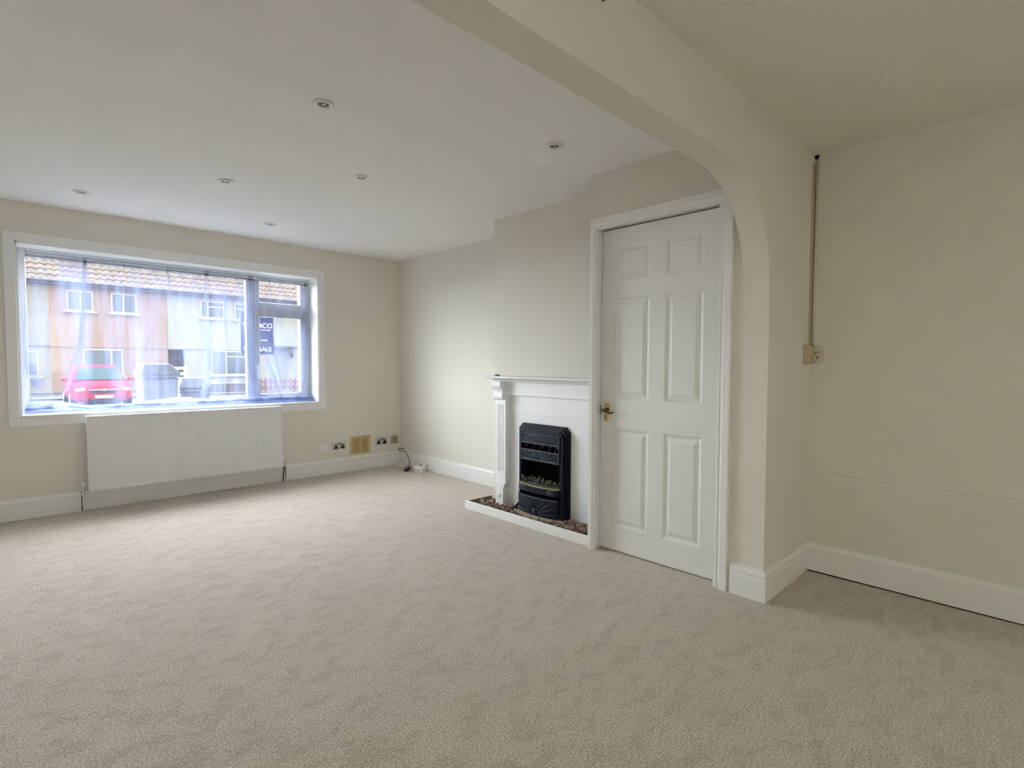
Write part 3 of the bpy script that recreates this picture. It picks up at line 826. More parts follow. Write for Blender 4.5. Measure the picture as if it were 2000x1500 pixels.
# ------------------------------------------------------------------ sockets and plates on the window wall
def plate(name, x0, x1, z0, z1, material, label, cat, group=None, y=YW, th=.009):
    t = thing(name, label, cat, ((x0+x1)/2, y, z0), group)
    b_ = finish(MB().box(x0, x1, y-th, y-.0003, z0, z1), 'face_plate', material, t, bevel=.002)
    return t, b_
t, b_ = plate('blank_plate', 2.333, 2.418, .2275, .3125, M['plastic'], 'square white plastic blank plate low on the window wall', 'wall plate')
finish(MB().box(2.343, 2.408, YW-.011, YW-.0092, .293, .297).box(2.343, 2.408, YW-.011, YW-.0092, .236, .290), 'raised_cover', M['plastic'], t)
def dbl_socket(xc, zc, label):
    t, b_ = plate('double_socket', xc-.072, xc+.072, zc-.042, zc+.042, M['satin_metal'], label, 'socket', 'metal double sockets on the window wall')
    for sg in (-1, 1):
        s_ = MB()
        cx_ = xc+sg*.036; yv = YW-.0098
        s_.box(cx_-.0225, cx_+.0225, yv, yv+.0007, zc-.028, zc-.006)
        s_.box(cx_-.010, cx_+.010, yv, yv+.0007, zc-.006, zc+.018)
        finish(s_, 'outlet', M['black'], t)
        finish(MB().box(xc+sg*.011-.007, xc+sg*.011+.007, yv-.002, yv+.0007, zc+.010, zc+.032), 'switch', M['brass_dark'], t)
    return t
dbl_socket(2.541, .281, 'metal double socket between the blank plate and the yellow notice')
dbl_socket(3.035, .281, 'metal double socket between the yellow notice and the small aerial socket')
t, b_ = plate('aerial_socket', 3.158, 3.243, .2415, .3265, mat('worn brass plate', (.42, .33, .20), .45, metal=.4), 'square brass aerial socket nearest the room corner', 'socket')
finish(MB().lathe([(.0065, 0), (.0065, -.002), (.003, -.004)], (3.200, YW-.009, .285), 'y', 14), 'aerial_port', M['black'], t)
pt = thing('notice', 'yellow printed two column notice fixed low on the window wall', 'notice', (2.785, YW, .172))
finish(MB().box(2.660, 2.912, YW-.005, YW-.0004, .173, .366), 'backing_card', M['old_plastic'], pt)
pp = MB().box(2.672, 2.890, YW-.0062, YW-.0052, .179, .357)
po = finish(pp, 'printed_sheet', M['paper'], pt)
for v in po.data.vertices: v.co.z -= .089
po.location.z += .089
finish(MB().prism([(2.673, .357), (2.80, .3588), (2.889, .361), (2.889, .357), (2.80, .3565)], 'y', YW-.0085, YW-.0053).prism([(2.672, .176), (2.889, .176), (2.889, .1795), (2.672, .1785)], 'y', YW-.0085, YW-.0053), 'curled_edge', M['brass_dark'], pt)
# round blanking cover on the alcove wall
o = finish(MB().lathe([(.030, -.0003), (.030, -.006), (.024, -.009), (.002, -.010)], (XA, 5.046, .207), 'x', 28), 'blanking_cover', M['plastic'], smooth=False)
tag(o, 'round white blanking cover just above the alcove skirting', 'wall cover')
# brass socket hidden partly behind the mantel leg
t = thing('wall_socket', 'brass socket on the alcove wall half hidden by the mantelpiece', 'socket', (XA, 3.66, .23))
finish(MB().box(XA-.008, XA-.0003, 3.60, 3.715, .225, .322), 'face_plate', M['brass'], t, bevel=.002)
finish(MB().box(XA-.0095, XA-.0082, 3.665, 3.688, .245, .300), 'outlet', M['brown_metal'], t)
finish(MB().box(XA-.0105, XA-.0082, 3.692, 3.706, .292, .312), 'switch', M['brass_dark'], t)

# ------------------------------------------------------------------ cable, adaptor and extension by the corner
cb = thing('aerial_cable', 'short black cable rising out of the corner skirting to a black plug', 'cable', (3.2, 5.05, 0))
pth = [(3.272, 5.252, .178), (3.240, 5.285, .186), (3.215, 5.290, .172), (3.235, 5.225, .158), (3.245, 5.185, .152), (3.238, 5.140, .115), (3.225, 5.085, .075), (3.19, 5.03, .045), (3.165, 4.985, .020)]
def smooth_path(pts, n=6):
    out = []; P = [Vector(p) for p in pts]
    for i in range(len(P)-1):
        p0, p1, p2, p3 = P[max(i-1, 0)], P[i], P[i+1], P[min(i+2, len(P)-1)]
        for k in range(n):
            t = k/n
            out.append(.5*((2*p1)+(-p0+p2)*t+(2*p0-5*p1+4*p2-p3)*t*t+(-p0+3*p1-3*p2+p3)*t*t*t))
    out.append(P[-1]); return out
finish(MB().tube(smooth_path(pth), .0036, 8), 'flex', M['black'], cb, smooth=True)
s_ = MB(); s_.prism([(3.175, 5.005), (3.160, 4.965), (3.085, 4.885), (3.055, 4.895), (3.060, 4.925), (3.130, 5.000)], 'z', .0005, .030)
finish(s_, 'plug', M['black'], cb, bevel=.005)
o = finish(MB().prism([(3.255, 5.20), (3.255, 5.31), (3.165, 5.305), (3.150, 5.16), (3.19, 5.085)], 'z', .0005, .020), 'box_lid', M['plastic'], bevel=.002)
tag(o, 'flat white plastic box lid on the carpet in the room corner', 'box')
ex = thing('socket_adaptor', 'white multi way plug adaptor lying against the alcove skirting', 'adaptor', (3.17, 4.80, 0))
s_ = MB().prism([(3.10, 4.80), (3.14, 4.72), (3.225, 4.765), (3.205, 4.86), (3.150, 4.885)], 'z', .0005, .052)
body = finish(s_, 'adaptor_body', M['plastic'], ex, bevel=.006)
s_ = MB().box(3.185, 3.235, 4.775, 4.815, .052, .085)
finish(s_, 'upper_plug', M['plastic'], ex, bevel=.004)
s_ = MB().box(3.1835, 3.1850, 4.783, 4.793, .060, .078).box(3.1835, 3.1850, 4.800, 4.805, .060, .078)
finish(s_, 'upper_slot', M['brown_metal'], ex)
dv = Vector((.040, -.080, 0)).normalized(); nv = Vector((-.9, -.45, 0)).normalized()
s_ = MB()
for t_ in (.020, .042, .064):
    p = Vector((3.10, 4.80, .026)) + dv*t_ + nv*.0005
    s_.ball(tuple(p), (.0045, .0045, .006), 1)
finish(s_, 'pin_holes', M['black'], ex)
finish(MB().tube(smooth_path([(3.225, 4.915, .006), (3.240, 4.900, .012), (3.235, 4.885, .03), (3.20, 4.87, .04), (3.175, 4.865, .035)]), .004, 8), 'white_flex', M['plastic'], ex, smooth=True)
finish(MB().prism([(3.236, 4.70), (3.262, 4.715), (3.262, 4.785), (3.236, 4.78)], 'z', .0005, .035), 'end_plug', M['plastic'], ex, bevel=.003)

# ------------------------------------------------------------------ ceiling spotlights
def downlight(x, y, label):
    t = thing('ceiling_spotlight', label, 'ceiling light', (x, y, H), 'recessed white ceiling spotlights')
    s_ = MB(); n = 40; rings = []
    for r, h in ((.0435, -.0003), (.0435, -.0085), (.040, -.011), (.030, -.0095), (.0245, -.006), (.024, -.0004)):
        rings.append([(x+r*math.cos(2*PI*k/n), y+r*math.sin(2*PI*k/n), H+h) for k in range(n)])
    s_.loft(rings, cap=False)
    finish(s_, 'trim_ring', M['plastic'], t, smooth=True)
    finish(MB().lathe([(.0235, -.0004), (.0235, -.003), (.020, -.0032)], (x, y, H), 'z', 24), 'lamp_reflector', M['glass_dark'], t)
    finish(MB().lathe([(.008, -.0033), (.010, -.0045), (.005, -.0055)], (x, y, H), 'z', 16), 'bulb', M['chrome'], t, smooth=True)
for x, y, l in ((1.064, 2.358, 'recessed white spotlight nearest the beam, left of the ceiling centre'),
                (2.117, 1.927, 'recessed white spotlight highest over the door'),
                (1.067, 3.796, 'recessed white spotlight left of centre in the middle row'),
                (1.639, 3.110, 'recessed white spotlight right of centre in the middle row'),
                (.447, 4.743, 'recessed white spotlight near the left part of the window'),
                (1.648, 4.693, 'recessed white spotlight nearest the window wall, towards the far corner')):
    downlight(x, y, l)

# ------------------------------------------------------------------ cable run in the rear room corner
cr = thing('cable_conduit', 'thin cream cable run down the corner beside the arch', 'cable', (3.20, .975, 1.26))
finish(MB().tube([(XR-.0068, .972, 1.265), (XR-.0068, .971, 1.7), (XR-.0068, .970, 2.276)], .0062, 8), 'conduit', M['old_plastic'], cr, smooth=True)
finish(MB().box(XR-.032, XR-.001, .9795, YN0-.0005, 1.265, 2.25), 'tan_strip', M['tan'], cr)  # tan strip on the arch wall side of the corner
jb = thing('junction_box', 'small yellowed junction box at the foot of the corner cable', 'junction box', (3.17, .95, 1.16))
finish(MB().box(3.105, XR-.0005, .958, YN0-.0005, 1.165, 1.262), 'backing_block', M['tan'], jb, bevel=.003)
finish(MB().box(3.178, XR-.0005, .918, .9575, 1.172, 1.258), 'cover', M['old_plastic'], jb, bevel=.003)
finish(MB().box(3.1765, 3.1778, .928, .934, 1.222, 1.228).box(3.1765, 3.1778, .944, .950, 1.216, 1.226).box(3.1765, 3.1778, .936, .941, 1.185, 1.205), 'terminal_marks', M['brown_metal'], jb)
ho = thing('cable_end', 'black cable hole with a white cable end at the top of the corner', 'cable', (3.20, .965, 2.28))
finish(MB().prism([(.985, 2.302), (.985, 2.286), (.972, 2.279), (.962, 2.302)], 'x', XR-.004, XR-.0003), 'hole', M['void'], ho)
finish(MB().tube([(XR-.006, .952, 2.300), (XR-.006, .964, 2.281)], .004, 8), 'cable_tail', M['plastic'], ho)
bf = thing('beam_hook', 'dark rusty fitting high on the beam at the top edge of view', 'hook', (1.30, YN0-.01, 2.22))
finish(MB().box(1.266, 1.296, YN0-.006, YN0-.0003, 2.222, 2.262), 'hook_plate', M['brass_dark'], bf, bevel=.002)
finish(MB().tube([(1.281, YN0-.006, 2.240), (1.281, YN0-.018, 2.234), (1.280, YN0-.022, 2.244)], .005, 8), 'hook_arm', M['black'], bf)

# ------------------------------------------------------------------ net curtain
ct = thing('net_curtain', 'sheer white net curtain hanging across the front window and pooling on the sill', 'curtain', (1.2, 5.43, WZ0+.019))
YC = 5.450
def pxX(u, v):     # where a sight line through photo pixel (u, v) crosses the curtain plane
    d_ = Fv + R2*(u-CX)/F_PX - U2*(v-CY)/F_PX
    k = YC/d_.y
    return d_.x*k, CAM_H + d_.z*k
fold_px = [ # polyline of photo positions, width, strength
    ([(47, 500), (45, 600), (44, 680), (60, 740), (76, 748)], .030, 1.9),
    ([(70, 500), (70, 640), (62, 740), (56, 790)], .024, 1.2),
    ([(104, 505), (102, 600), (96, 690), (75, 770)], .022, 1.4),
    ([(122, 505), (122, 640), (118, 700), (96, 790)], .016, 1.2),
    ([(166, 510), (163, 600), (158, 680), (132, 760), (90, 805)], .017, 2.2),
    ([(242, 520), (243, 650), (250, 730)], .012, 1.5),
    ([(296, 530), (297, 640), (270, 720), (232, 800)], .018, 1.1),
    ([(327, 530), (330, 560), (345, 620), (362, 700), (370, 740)], .010, 2.2),
    ([(338, 530), (350, 590), (368, 680)], .014, 1.1),
    ([(404, 535), (405, 650), (410, 735), (388, 800)], .026, 2.3),
    ([(439, 540), (441, 640), (444, 700), (440, 790)], .010, 1.7),
    ([(446, 560), (458, 620), (472, 690)], .009, 1.6),
    ([(489, 545), (489, 650), (492, 720), (505, 790)], .040, 2.2),
    ([(503, 550), (505, 610), (516, 670), (540, 745), (556, 790)], .010, 2.2),
    ([(528, 555), (533, 640), (545, 720), (553, 755)], .009, 1.8),
    ([(596, 560), (596, 650), (594, 735), (575, 790)], .028, 2.2),
    ([(604, 560), (603, 680), (604, 780)], .022, 1.8)]
folds = []
for pl, wd, st in fold_px:
    folds.append(([pxX(u, v) for u, v in pl], wd*1.35, st*1.15))
def fold_x(pl, z):
    if z >= pl[0][1]: return pl[0][0], 0.0
    for (x0, z0), (x1, z1) in zip(pl, pl[1:]):
        if z0 >= z >= z1: return x0+(x1-x0)*(z0-z)/(z0-z1+1e-9), 0.0
    return pl[-1][0], min(1, (pl[-1][1]-z)/.05)
X0c, X1c, ZT, ZB = .150, 2.318, 1.972, .792
def curtain_grid(nx, rows, xa, xb):
    verts = []
    for (z, yo, crump) in rows:
        row = []
        fx = [(fold_x(pl, z), wd, st) for pl, wd, st in folds]
        for i in range(nx+1):
            s = xa+(xb-xa)*i/nx
            X, Y = s, YC+yo
            depth = min(1.0, .35+(ZT-z)*1.3)
            for (c, fade), wd, st in fx:
                u = (s-c)/wd
                if abs(u) < 4:
                    g = math.exp(-u*u*.5)
                    X -= st*wd*u*g*(1-fade)*(.75+.25*depth)
                    Y += .016*st*.5*g*(1-fade)*depth
            n1 = noise.noise(Vector((s*3.1, z*1.2, 4.0))); n2 = noise.noise(Vector((s*14, z*2.5, 9.0)))
            Y += (.010*n1+.0045*n2)*depth + .004*math.sin(s*41+z*2)*depth
            zz = z
            if crump > 0:
                zz += crump*(.016*noise.noise(Vector((s*9, z*20, 1.0)))+.010*noise.noise(Vector((s*30, z*50, 2.0)))+.010)
                Y += crump*.014*noise.noise(Vector((s*16, z*30, 5.0)))
                X += crump*.016*noise.noise(Vector((s*12, z*35, 8.0)))
            row.append((min(max(X, X0c-.010), X1c+.004), min(Y, 5.524), zz))
        verts.append(row)
    return verts
rows = [(ZT-.03-(ZT-.03-ZB)*k/64, 0, 0 if k < 56 else (k-56)/8*.6) for k in range(65)]
for k in range(1, 15):      # cloth lying in soft crumples on the sill
    t_ = k/14
    rows.append((ZB-.013*min(1, t_*4) + .016*abs(math.sin(t_*9.2)), -.066*t_ + .010*math.sin(t_*17), .9))
G = curtain_grid(760, rows, X0c, X1c)
s_ = MB(); V = [[s_.bm.verts.new(p) for p in r] for r in G]
for a, b in zip(V, V[1:]):
    for i in range(len(a)-1): s_.bm.faces.new((a[i], a[i+1], b[i+1], b[i]))
cl = finish(s_, 'voile', M['net'], ct, smooth=True)
G = curtain_grid(760, [(ZT, 0, 0), (ZT-.010, -.003, 0), (ZT-.024, .002, 0), (ZT-.042, -.002, 0)], X0c, X1c)
s_ = MB(); V = [[s_.bm.verts.new(p) for p in r] for r in G]
for a, b in zip(V, V[1:]):
    for i in range(len(a)-1): s_.bm.faces.new((a[i], a[i+1], b[i+1], b[i]))
finish(s_, 'heading_tape', M['net_hem'], ct, smooth=True)
for j_, (y0_, y1_, za_, lab) in enumerate(((5.505, 5.440, .850, 'a'), (5.470, 5.385, .800, 'b'), (5.500, 5.420, .880, 'c'))):
    s_ = MB(); V = []
    for k in range(9):
        t_ = k/8; row = []
        for i in range(301):
            sx = X0c+.005+(X1c-X0c-.01)*i/300
            a_ = noise.noise(Vector((sx*4.0, k*.25, 11.0+j_*7))); b2 = noise.noise(Vector((sx*17, k*.6, 3.0+j_*5)))
            env = .5+.5*noise.noise(Vector((sx*2.2, j_*9.0, 0)))
            zz = WZ0+.0215 + (za_-WZ0-.02)*env*math.sin(t_*PI) + .012*abs(a_)*(1 if 0 < k < 8 else .2) + .006*abs(b2)
            row.append(s_.bm.verts.new((sx, y0_+(y1_-y0_)*t_ + .010*a_+.006*b2, zz)))
        V.append(row)
    for a, b in zip(V, V[1:]):
        for i in range(300): s_.bm.faces.new((a[i], a[i+1], b[i+1], b[i]))
    finish(s_, 'pooled_fold', M['net_pool'], ct, smooth=True)
o = finish(MB().tube([(WX0+.010, YC, ZT-.012), (.9, YC, ZT-.016), (1.7, YC, ZT-.016), (WX1-.010, YC, ZT-.012)], .0035, 8), 'curtain_wire', M['plastic'], smooth=True)
tag(o, 'white stretched curtain wire across the top of the window reveal', 'curtain wire')
for x in (WX0+.010, WX1-.010):
    finish(MB().ball((x+(.006 if x < 1 else -.006), YC, ZT-.012), .006), 'wire_eye', M['chrome'], o)

# ================================================================== outside
GZ = -0.5
struct(finish(MB().box(-30, 60, 5.62, 12.5, -.35, -.12), 'ground_front_garden', M['paving']))
struct(finish(MB().box(-40, 80, 12.5, 90, GZ-.2, GZ), 'ground_street', M['asphalt']))
struct(finish(MB().box(-40, 80, -60, YR-.32, GZ+.1, GZ+.2), 'ground_rear_garden', M['paving']))
struct(finish(MB().box(-40, 80, 30.2, 36.0, GZ, GZ+.08), 'ground_far_pavement', M['paving']))
YH = 36.0; KS = 36.0/26.0
def q(x26, z26): return x26*KS, CAM_H+(z26-CAM_H)*KS
ZE = 5.23; ZS = 1.955
def house(x0, x1, material, label, windows, passage=None, name='house'):
    t = thing(name, label, 'house', ((x0+x1)/2, YH+4, GZ))
    w = MB()
    segs = [(x0, x1)]
    if passage:
        a, b_, zt = passage
        w.box(x0, a, YH, YH+8, GZ, ZE) if a > x0+.01 else None
        w.box(b_, x1, YH, YH+8, GZ, ZE); w.box(a, b_, YH, YH+8, zt, ZE); w.box(a, b_, YH+3, YH+8, GZ, zt)
    else: w.box(x0, x1, YH, YH+8, GZ, ZE)
    finish(w, 'wall', material, t)
    finish(MB().box(x0, x1, YH-.05, YH-.001, ZS-.05, ZS+.0), 'string_course', material if material is not M['cream_render'] else M['soffit'], t)
    # tiled roof built of stepped courses
    w = MB()
    pitch = math.radians(38); ex = 0.42
    nC = 12; run = 4.6; step = run/nC
    tw = .33; ncol = int((x1-x0)/tw)
    for k in range(nC):
        ya = YH-ex+step*k; za = ZE-.05+step*k*math.tan(pitch)
        yb = ya+step*1.15; zb = za+step*1.15*math.tan(pitch)
        r1 = []; r2 = []
        n_ = ncol*4
        for i in range(n_+1):
            xx = x0+(x1-x0)*i/n_; wv = .035*math.sin(i*PI/2+k*.0)
            r1.append((xx, ya, za+.06+wv)); r2.append((xx, yb, zb+.015+wv))
        A = [w.bm.verts.new(p) for p in r1]; B = [w.bm.verts.new(p) for p in r2]; C_ = [w.bm.verts.new((p[0], p[1]+.01, p[2]-.07)) for p in r1]
        for i in range(n_):
            w.bm.faces.new((A[i], A[i+1], B[i+1], B[i])); w.bm.faces.new((A[i+1], A[i], C_[i], C_[i+1]))
    w.prism([(YH-ex+.03, ZE-.06), (YH-ex+run, ZE-.06+run*math.tan(pitch)), (YH+8, ZE-.06)], 'x', x0, x1)
    finish(w, 'roof', M['tiles'], t)
    finish(MB().box(x0, x1, YH-ex, YH-.001, ZE-.22, ZE-.061).tube([(x0, YH-ex-.05, ZE-.06), (x1, YH-ex-.05, ZE-.06)], .06, 8), 'gutter', M['soffit'], t)
    for wn_ in windows:
        a, b_, z0, z1, splits = wn_[:5]
        f = MB(); fw = .07
        f.box(a, b_, YH-.05, YH-.0015, z0, z0+fw); f.box(a, b_, YH-.05, YH-.0015, z1-fw, z1)
        f.box(a, a+fw, YH-.05, YH-.0015, z0+fw, z1-fw); f.box(b_-fw, b_, YH-.05, YH-.0015, z0+fw, z1-fw)
        for sx in splits: f.box(sx-fw/2, sx+fw/2, YH-.05, YH-.0015, z0+fw, z1-fw)
        if len(wn_) > 5:
            for (xa, xb_, zt) in wn_[5]: f.box(xa, xb_, YH-.055, YH-.0015, zt-.035, zt+.035)
        fo = finish(f, 'window', M['win_frame'], t)
        finish(MB().box(a+fw, b_-fw, YH-.02, YH-.0015, z0+fw, z1-fw), 'window_pane', M['win_glass'], fo)
        finish(MB().box(a-.14, b_+.14, YH-.16, YH-.0015, z0-.09, z0-.002), 'outer_sill', M['win_frame'], fo)
    return t
xA, xB = 2.015, 7.01
house(-4.6, xA, M['cream_render'], 'rough cream rendered house at the far left across the street',
      [(.2, 1.58, .417, 1.69, [1.0])])
house(xA, xB, M['peach'], 'peach rendered terraced house across the street',
      [(2.695, 3.75, 3.77, 4.81, [3.24]), (4.49, 5.61, 3.77, 4.83, [5.02]), (3.27, 4.95, .371, 1.83, [4.45])])
wh = house(xB, 18.0, M['white_render'], 'white rendered terraced house across the street',
      [(8.66, 9.92, 3.77, 4.79, [9.02], [(9.02, 9.92, 4.45)]), (10.48, 11.75, 3.77, 4.79, [11.35], [(10.48, 11.35, 4.45)]), (9.20, 11.45, .384, 1.85, [9.98, 11.15], [(9.98, 11.15, 1.50)])],
      passage=(xB-.55+.56, 7.82, 1.86))
finish(MB().box(12.86, 13.66, YH-.06, YH-.002, GZ, 1.94), 'front_door', M['door_wood'], wh, bevel=.01)
finish(MB().box(12.7, 14.1, YH-.75, YH-.002, 2.08, 2.20).box(12.8, 12.88, YH-.5, YH-.002, 1.92, 2.08), 'door_canopy', M['soffit'], wh)
finish(MB().ball((13.88, YH-.12, 1.62), (.09, .09, .15), 2).box(13.85, 13.91, YH-.12, YH-.002, 1.78, 1.84), 'wall_lantern', M['bin_dark'], wh)
finish(MB().box(xB+.02, 7.80, YH+.4, YH+.45, GZ, 1.85), 'passage_panel', M['bin_dark'], wh)  # dark panel closing off the passage
# low garden wall, posts and picket fence
o = finish(MB().box(7.2, 10.0, 31.2, 31.42, GZ+.0805, .02), 'garden_wall', M['brick']); tag(o, 'low dark brick garden wall in front of the white house', 'garden wall')
for i, x in enumerate((8.1, 9.15)):
    o = finish(MB().box(x-.09, x+.09, 31.12, 31.5, .021, .13).prism([(x-.12, .13), (x+.12, .13), (x, .24)], 'y', 31.10, 31.52), 'pier_cap', M['post_w'])
    tag(o, ('left' if i == 0 else 'right')+' of two pale pier caps on the brick garden wall', 'pier cap', 'pier caps on the garden wall')
fn = thing('picket_fence', 'red brown picket fence before the white house front door', 'fence', (11.6, 31.0, GZ+.08))
for k in range(11):
    x = 10.28+k*.265
    finish(MB().prism([(x-.075, GZ+.081), (x+.075, GZ+.081), (x+.075, .20), (x, .31), (x-.075, .20)], 'y', 31.0, 31.03), 'picket', M['picket'], fn)
for z in (-.22, .08): finish(MB().box(10.15, 13.1, 31.031, 31.07, z-.04, z+.04), 'rail', M['picket'], fn)

# for sale board
KB = 10.8/9
def qb(x, z): return x*KB, CAM_H+(z-CAM_H)*KB
bx0, bx1 = 2.700*KB, 3.190*KB; bz0, bz1 = CAM_H+(1.283-CAM_H)*KB, CAM_H+(1.932-CAM_H)*KB
sb = thing('for_sale_board', 'navy estate agent board with white lettering on a white post', 'sign', ((bx0+bx1)/2, 10.8, -.12))
bd = finish(MB().box(bx0, bx1, 10.79, 10.81, bz0, bz1), 'board', M['navy'], sb)
finish(MB().box(bx0+.20, bx0+.26, 10.811, 10.87, -.119, bz1+.25), 'post', M['post_w'], sb)
rotT = (PI/2, 0, 0)
bcx = (bx0+bx1)/2
def sign(body, size, x, z):
    t = text('lettering', body, size, (x, 10.787, z), rotT, M['white_ink'], bd, .0015)
    return t
sign('V', .125, bx0+.072, bz1-.235); sign('&', .105, bx1-.235, bz1-.235); sign('CO', .125, bx1-.115, bz1-.235)
sign('SALES & LETTINGS', .026, bx1-.15, bz1-.31) if False else None
finish(MB().box(bx1-.235, bx1-.055, 10.786, 10.7895, bz1-.318, bz1-.308).box(bx0+.06, bx0+.10, 10.786, 10.7895, bz1-.30, bz1-.292), 'small_print', M['white_ink'], bd)
finish(MB().box(bx1-.235, bx1-.175, 10.786, 10.7895, bz0+.262, bz0+.276).box(bx1-.165, bx1-.125, 10.786, 10.7895, bz0+.258, bz0+.280), 'small_print', M['white_ink'], bd)
sign('FOR', .105, bx0+.150, bz0+.10); sign('SALE', .108, bx1-.158, bz0+.095)

# wheelie bins, sack and pallet in the front garden
def bin_(name, x0, x1, y0, y1, z0, z1, body, lid, label, lidtilt=.0):
    t = thing(name, label, 'wheelie bin', ((x0+x1)/2, (y0+y1)/2, z0), 'wheelie bins in the front garden')
    i_ = .05
    w = MB().loft([[(x0+i_, y0+i_, z0+.04), (x1-i_, y0+i_, z0+.04), (x1-i_, y1-i_, z0+.04), (x0+i_, y1-i_, z0+.04)],
                   [(x0+.01, y0+.01, z1-.25), (x1-.01, y0+.01, z1-.25), (x1-.01, y1-.01, z1-.25), (x0+.01, y1-.01, z1-.25)],
                   [(x0, y0, z1-.24), (x1, y0, z1-.24), (x1, y1, z1-.24), (x0, y1, z1-.24)],
                   [(x0, y0, z1-.176), (x1, y0, z1-.176), (x1, y1, z1-.176), (x0, y1, z1-.176)]])
    finish(w, 'bin_body', body, t, bevel=.01)
    w = MB().loft([[(x0-.015, y0-.03, z1-.175), (x1+.015, y0-.03, z1-.175), (x1+.015, y1, z1-.175), (x0-.015, y1, z1-.175)],
                   [(x0-.012, y0-.03, z1-.145), (x1+.012, y0-.03, z1-.145), (x1+.012, y1, z1-.145), (x0-.012, y1, z1-.145)],
                   [(x0+.05, y0+.05, z1-.008), (x1-.10, y0+.05, z1-.008), (x1-.10, y1-.04, z1), (x0+.05, y1-.04, z1)]])
    finish(w, 'bin_lid', lid, t, bevel=.008)
    finish(MB().tube([(x0+.05, y0-.035, z1-.22), (x1-.05, y0-.035, z1-.22)], .015, 8), 'handle', lid, t)
    for xw in (x0+.02, x1-.05):
        finish(MB().lathe([(.09, 0), (.09, .035)], (xw, y1-.02, z0+.0901), 'x', 18), 'wheel', M['tyre'], t)
    return t
b1 = bin_('wheelie_bin', 1.555, 2.04, 9.75, 10.35, -.12, 1.13, M['bin_grey'], M['bin_lid'], 'tall grey wheelie bin with a number, standing left of the shorter dark bin')
finish(MB().box(1.86, 1.885, 9.765, 9.78, .80, .87).box(1.90, 1.95, 9.765, 9.78, .80, .82), 'house_number', M['white_ink'], b1)
bin_('wheelie_bin', 2.14, 2.58, 10.2, 10.7, -.12, .90, M['bin_dark'], M['bin_grey'], 'shorter dark wheelie bin behind the white sack')
s_ = MB().ball((2.30, 9.72, .16), (.23, .19, .27), 3, .35).ball((2.12, 9.62, .0), (.17, .14, .12), 3, .35)
s_.tube([(2.33, 9.72, .40), (2.36, 9.73, .50), (2.40, 9.74, .56)], [.05, .02, .05], 8)
tag(finish(s_, 'refuse_sack', M['sack'], smooth=True), 'knotted white refuse sack lying by the garden bins', 'sack')
pl = thing('pallet', 'pale slatted pallet standing behind the wheelie bins', 'pallet', (2.35, 11.3, -.12))
for k in range(4): finish(MB().box(2.08, 2.50, 11.28, 11.30, .72+.10*k, .77+.10*k), 'slat', M['post_w'], pl)
for x in (2.08, 2.45): finish(MB().box(x, x+.05, 11.301, 11.35, -.119, 1.10), 'upright', M['post_w'], pl)

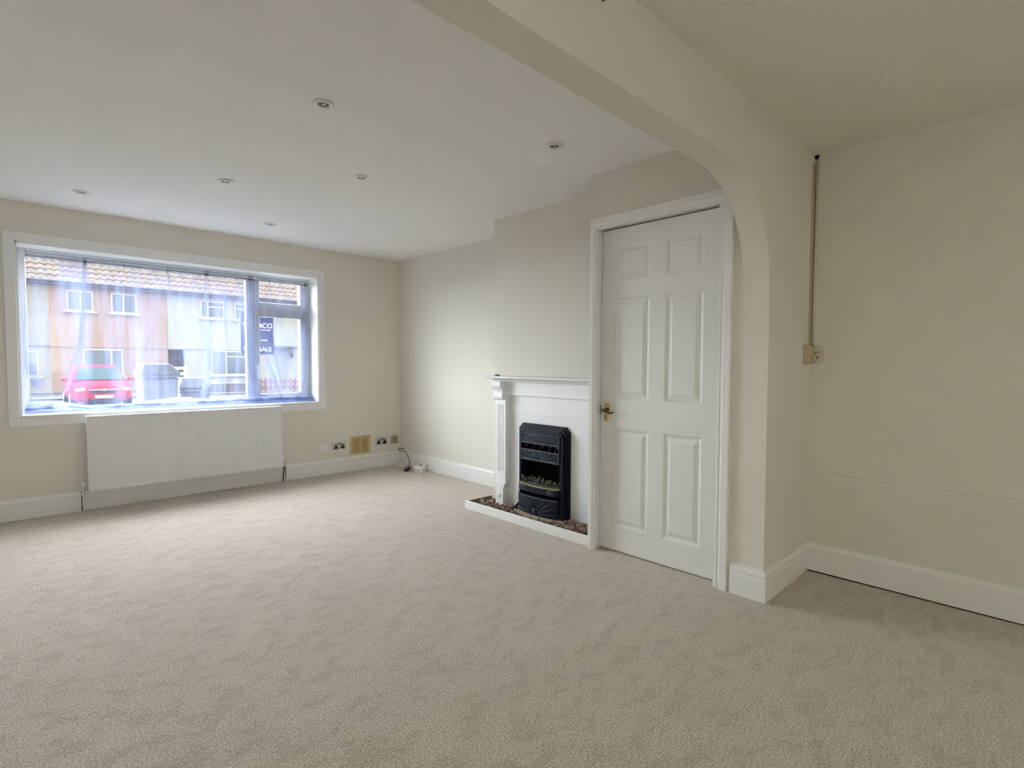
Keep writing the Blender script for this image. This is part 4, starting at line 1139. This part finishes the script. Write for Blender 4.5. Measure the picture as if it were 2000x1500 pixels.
# red car
def car():
    cxm, y0 = 2.74, 24.0
    W, zg = .865, GZ
    t = thing('car', 'red hatchback parked facing the window across the street', 'car', (cxm, y0+2, zg))
    def ring(y, hw, zlow, zbelt, inn=.06):
        return [(cxm-hw*.86, y, zlow), (cxm-hw, y, zlow+.15), (cxm-hw, y, zlow+.40), (cxm-hw+inn*.5, y, zbelt-.06), (cxm-hw+inn*1.6, y, zbelt),
                (cxm-hw*.45, y, zbelt+.035), (cxm, y, zbelt+.045), (cxm+hw*.45, y, zbelt+.035),
                (cxm+hw-inn*1.6, y, zbelt), (cxm+hw-inn*.5, y, zbelt-.06), (cxm+hw, y, zlow+.40), (cxm+hw, y, zlow+.15), (cxm+hw*.86, y, zlow)]
    st = [(0, .62, .24, .60), (.04, .74, .20, .66), (.16, .82, .18, .74), (.45, .86, .18, .84), (.95, .87, .18, .93), (1.3, .87, .18, .96), (2.2, .87, .18, .98), (3.3, .86, .18, 1.0), (3.75, .82, .20, .98), (3.9, .74, .26, .90)]
    w = MB().loft([ring(y0+a, b_, zg+c, zg+d_) for a, b_, c, d_ in st])
    body = finish(w, 'body', M['red_paint'], t, smooth=True)
    body.modifiers.new('s', 'SUBSURF').levels = 1; body.modifiers['s'].render_levels = 1
    # cabin
    def cr_(y, hwb, zb, hwt, zt):
        return [(cxm-hwb, y, zb), (cxm-hwt, y, zt), (cxm-hwt*.6, y, zt+.03), (cxm, y, zt+.04), (cxm+hwt*.6, y, zt+.03), (cxm+hwt, y, zt), (cxm+hwb, y, zb)]
    w = MB()
    A = [(cxm-.80, y0+1.05, zg+.95), (cxm-.56, y0+1.72, zg+1.47), (cxm+.56, y0+1.72, zg+1.47), (cxm+.80, y0+1.05, zg+.95)]
    w.loft([[(cxm-.80, y0+1.02, zg+.93), (cxm-.79, y0+1.02, zg+.96), (cxm+.79, y0+1.02, zg+.96), (cxm+.80, y0+1.02, zg+.93)],
            [(cxm-.79, y0+1.70, zg+.93), (cxm-.585, y0+1.70, zg+1.46), (cxm+.585, y0+1.70, zg+1.46), (cxm+.79, y0+1.70, zg+.93)],
            [(cxm-.80, y0+2.1, zg+.93), (cxm-.60, y0+2.1, zg+1.54), (cxm+.60, y0+2.1, zg+1.54), (cxm+.80, y0+2.1, zg+.93)],
            [(cxm-.80, y0+3.1, zg+.93), (cxm-.58, y0+3.1, zg+1.50), (cxm+.58, y0+3.1, zg+1.50), (cxm+.80, y0+3.1, zg+.93)],
            [(cxm-.74, y0+3.8, zg+.93), (cxm-.60, y0+3.6, zg+1.1), (cxm+.60, y0+3.6, zg+1.1), (cxm+.74, y0+3.8, zg+.93)]])
    finish(w, 'cabin', M['red_paint'], t, bevel=.05, segs=3, smooth=True)
    w = MB()
    def lerp(a, b_, k): return a+(b_-a)*k
    f = [(cxm-.72, y0+1.04, zg+.985), (cxm+.72, y0+1.04, zg+.985), (cxm+.545, y0+1.63, zg+1.44), (cxm-.545, y0+1.63, zg+1.44)]
    w.loft([[(p[0], p[1]-.035, p[2]+.02) for p in f], [(p[0], p[1]+.03, p[2]-.02) for p in f]])
    finish(w, 'windscreen', M['car_glass'], t, bevel=.01)
    for sg in (-1, 1):
        w = MB().ball((cxm+sg*.62, y0+.13, zg+.66), (.17, .10, .075), 3)
        finish(w, 'headlamp', M['lamp_glass'], t, smooth=True)
        w = MB().ball((cxm+sg*.96, y0+1.25, zg+1.0), (.11, .07, .07), 2).tube([(cxm+sg*.80, y0+1.27, zg+.96), (cxm+sg*.92, y0+1.26, zg+.98)], .02, 8)
        finish(w, 'wing_mirror', M['red_paint'], t, smooth=True)
        for yy in (.85, 3.15):
            wh_ = finish(MB().lathe([(.30, -.10), (.31, -.08), (.31, .08), (.30, .10)], (cxm+sg*.77, y0+yy, zg+.3105), 'x', 28), 'wheel', M['tyre'], t)
            finish(MB().lathe([(.19, 0), (.17, sg*.015)], (cxm+sg*.871, y0+yy, zg+.3105), 'x', 20), 'hub_cap', M['chrome'], wh_)
    g_ = finish(MB().prism([(cxm-.42, zg+.66), (cxm+.42, zg+.66), (cxm+.34, zg+.56), (cxm-.34, zg+.56)], 'y', y0-.035, y0+.05), 'grille', M['black'], t)
    finish(MB().prism([(cxm-.44, zg+.685), (cxm+.44, zg+.685), (cxm+.42, zg+.655), (cxm+.06, zg+.645), (cxm-.06, zg+.645), (cxm-.42, zg+.655)], 'y', y0-.05, y0-.02), 'chrome_bar', M['chrome'], g_)
    finish(MB().ball((cxm, y0-.05, zg+.655), (.06, .02, .05), 2), 'badge', M['chrome'], g_)
    finish(MB().box(cxm-.45, cxm+.45, y0-.02, y0+.03, zg+.22, zg+.34), 'lower_intake', M['black'], t, bevel=.01)
    pn = finish(MB().box(cxm-.26, cxm+.26, y0-.065, y0-.05, zg+.37, zg+.48), 'number_plate', M['plate_w'], t)
    text('plate_characters', 'HX04 XLA', .105, (cxm, y0-.067, zg+.425), (PI/2, 0, 0), M['black'], pn, .001)
    finish(MB().box(cxm-.03, cxm+.60, y0+1.10, y0+1.11, zg+1.02, zg+1.03), 'wiper', M['black'], t)
car()
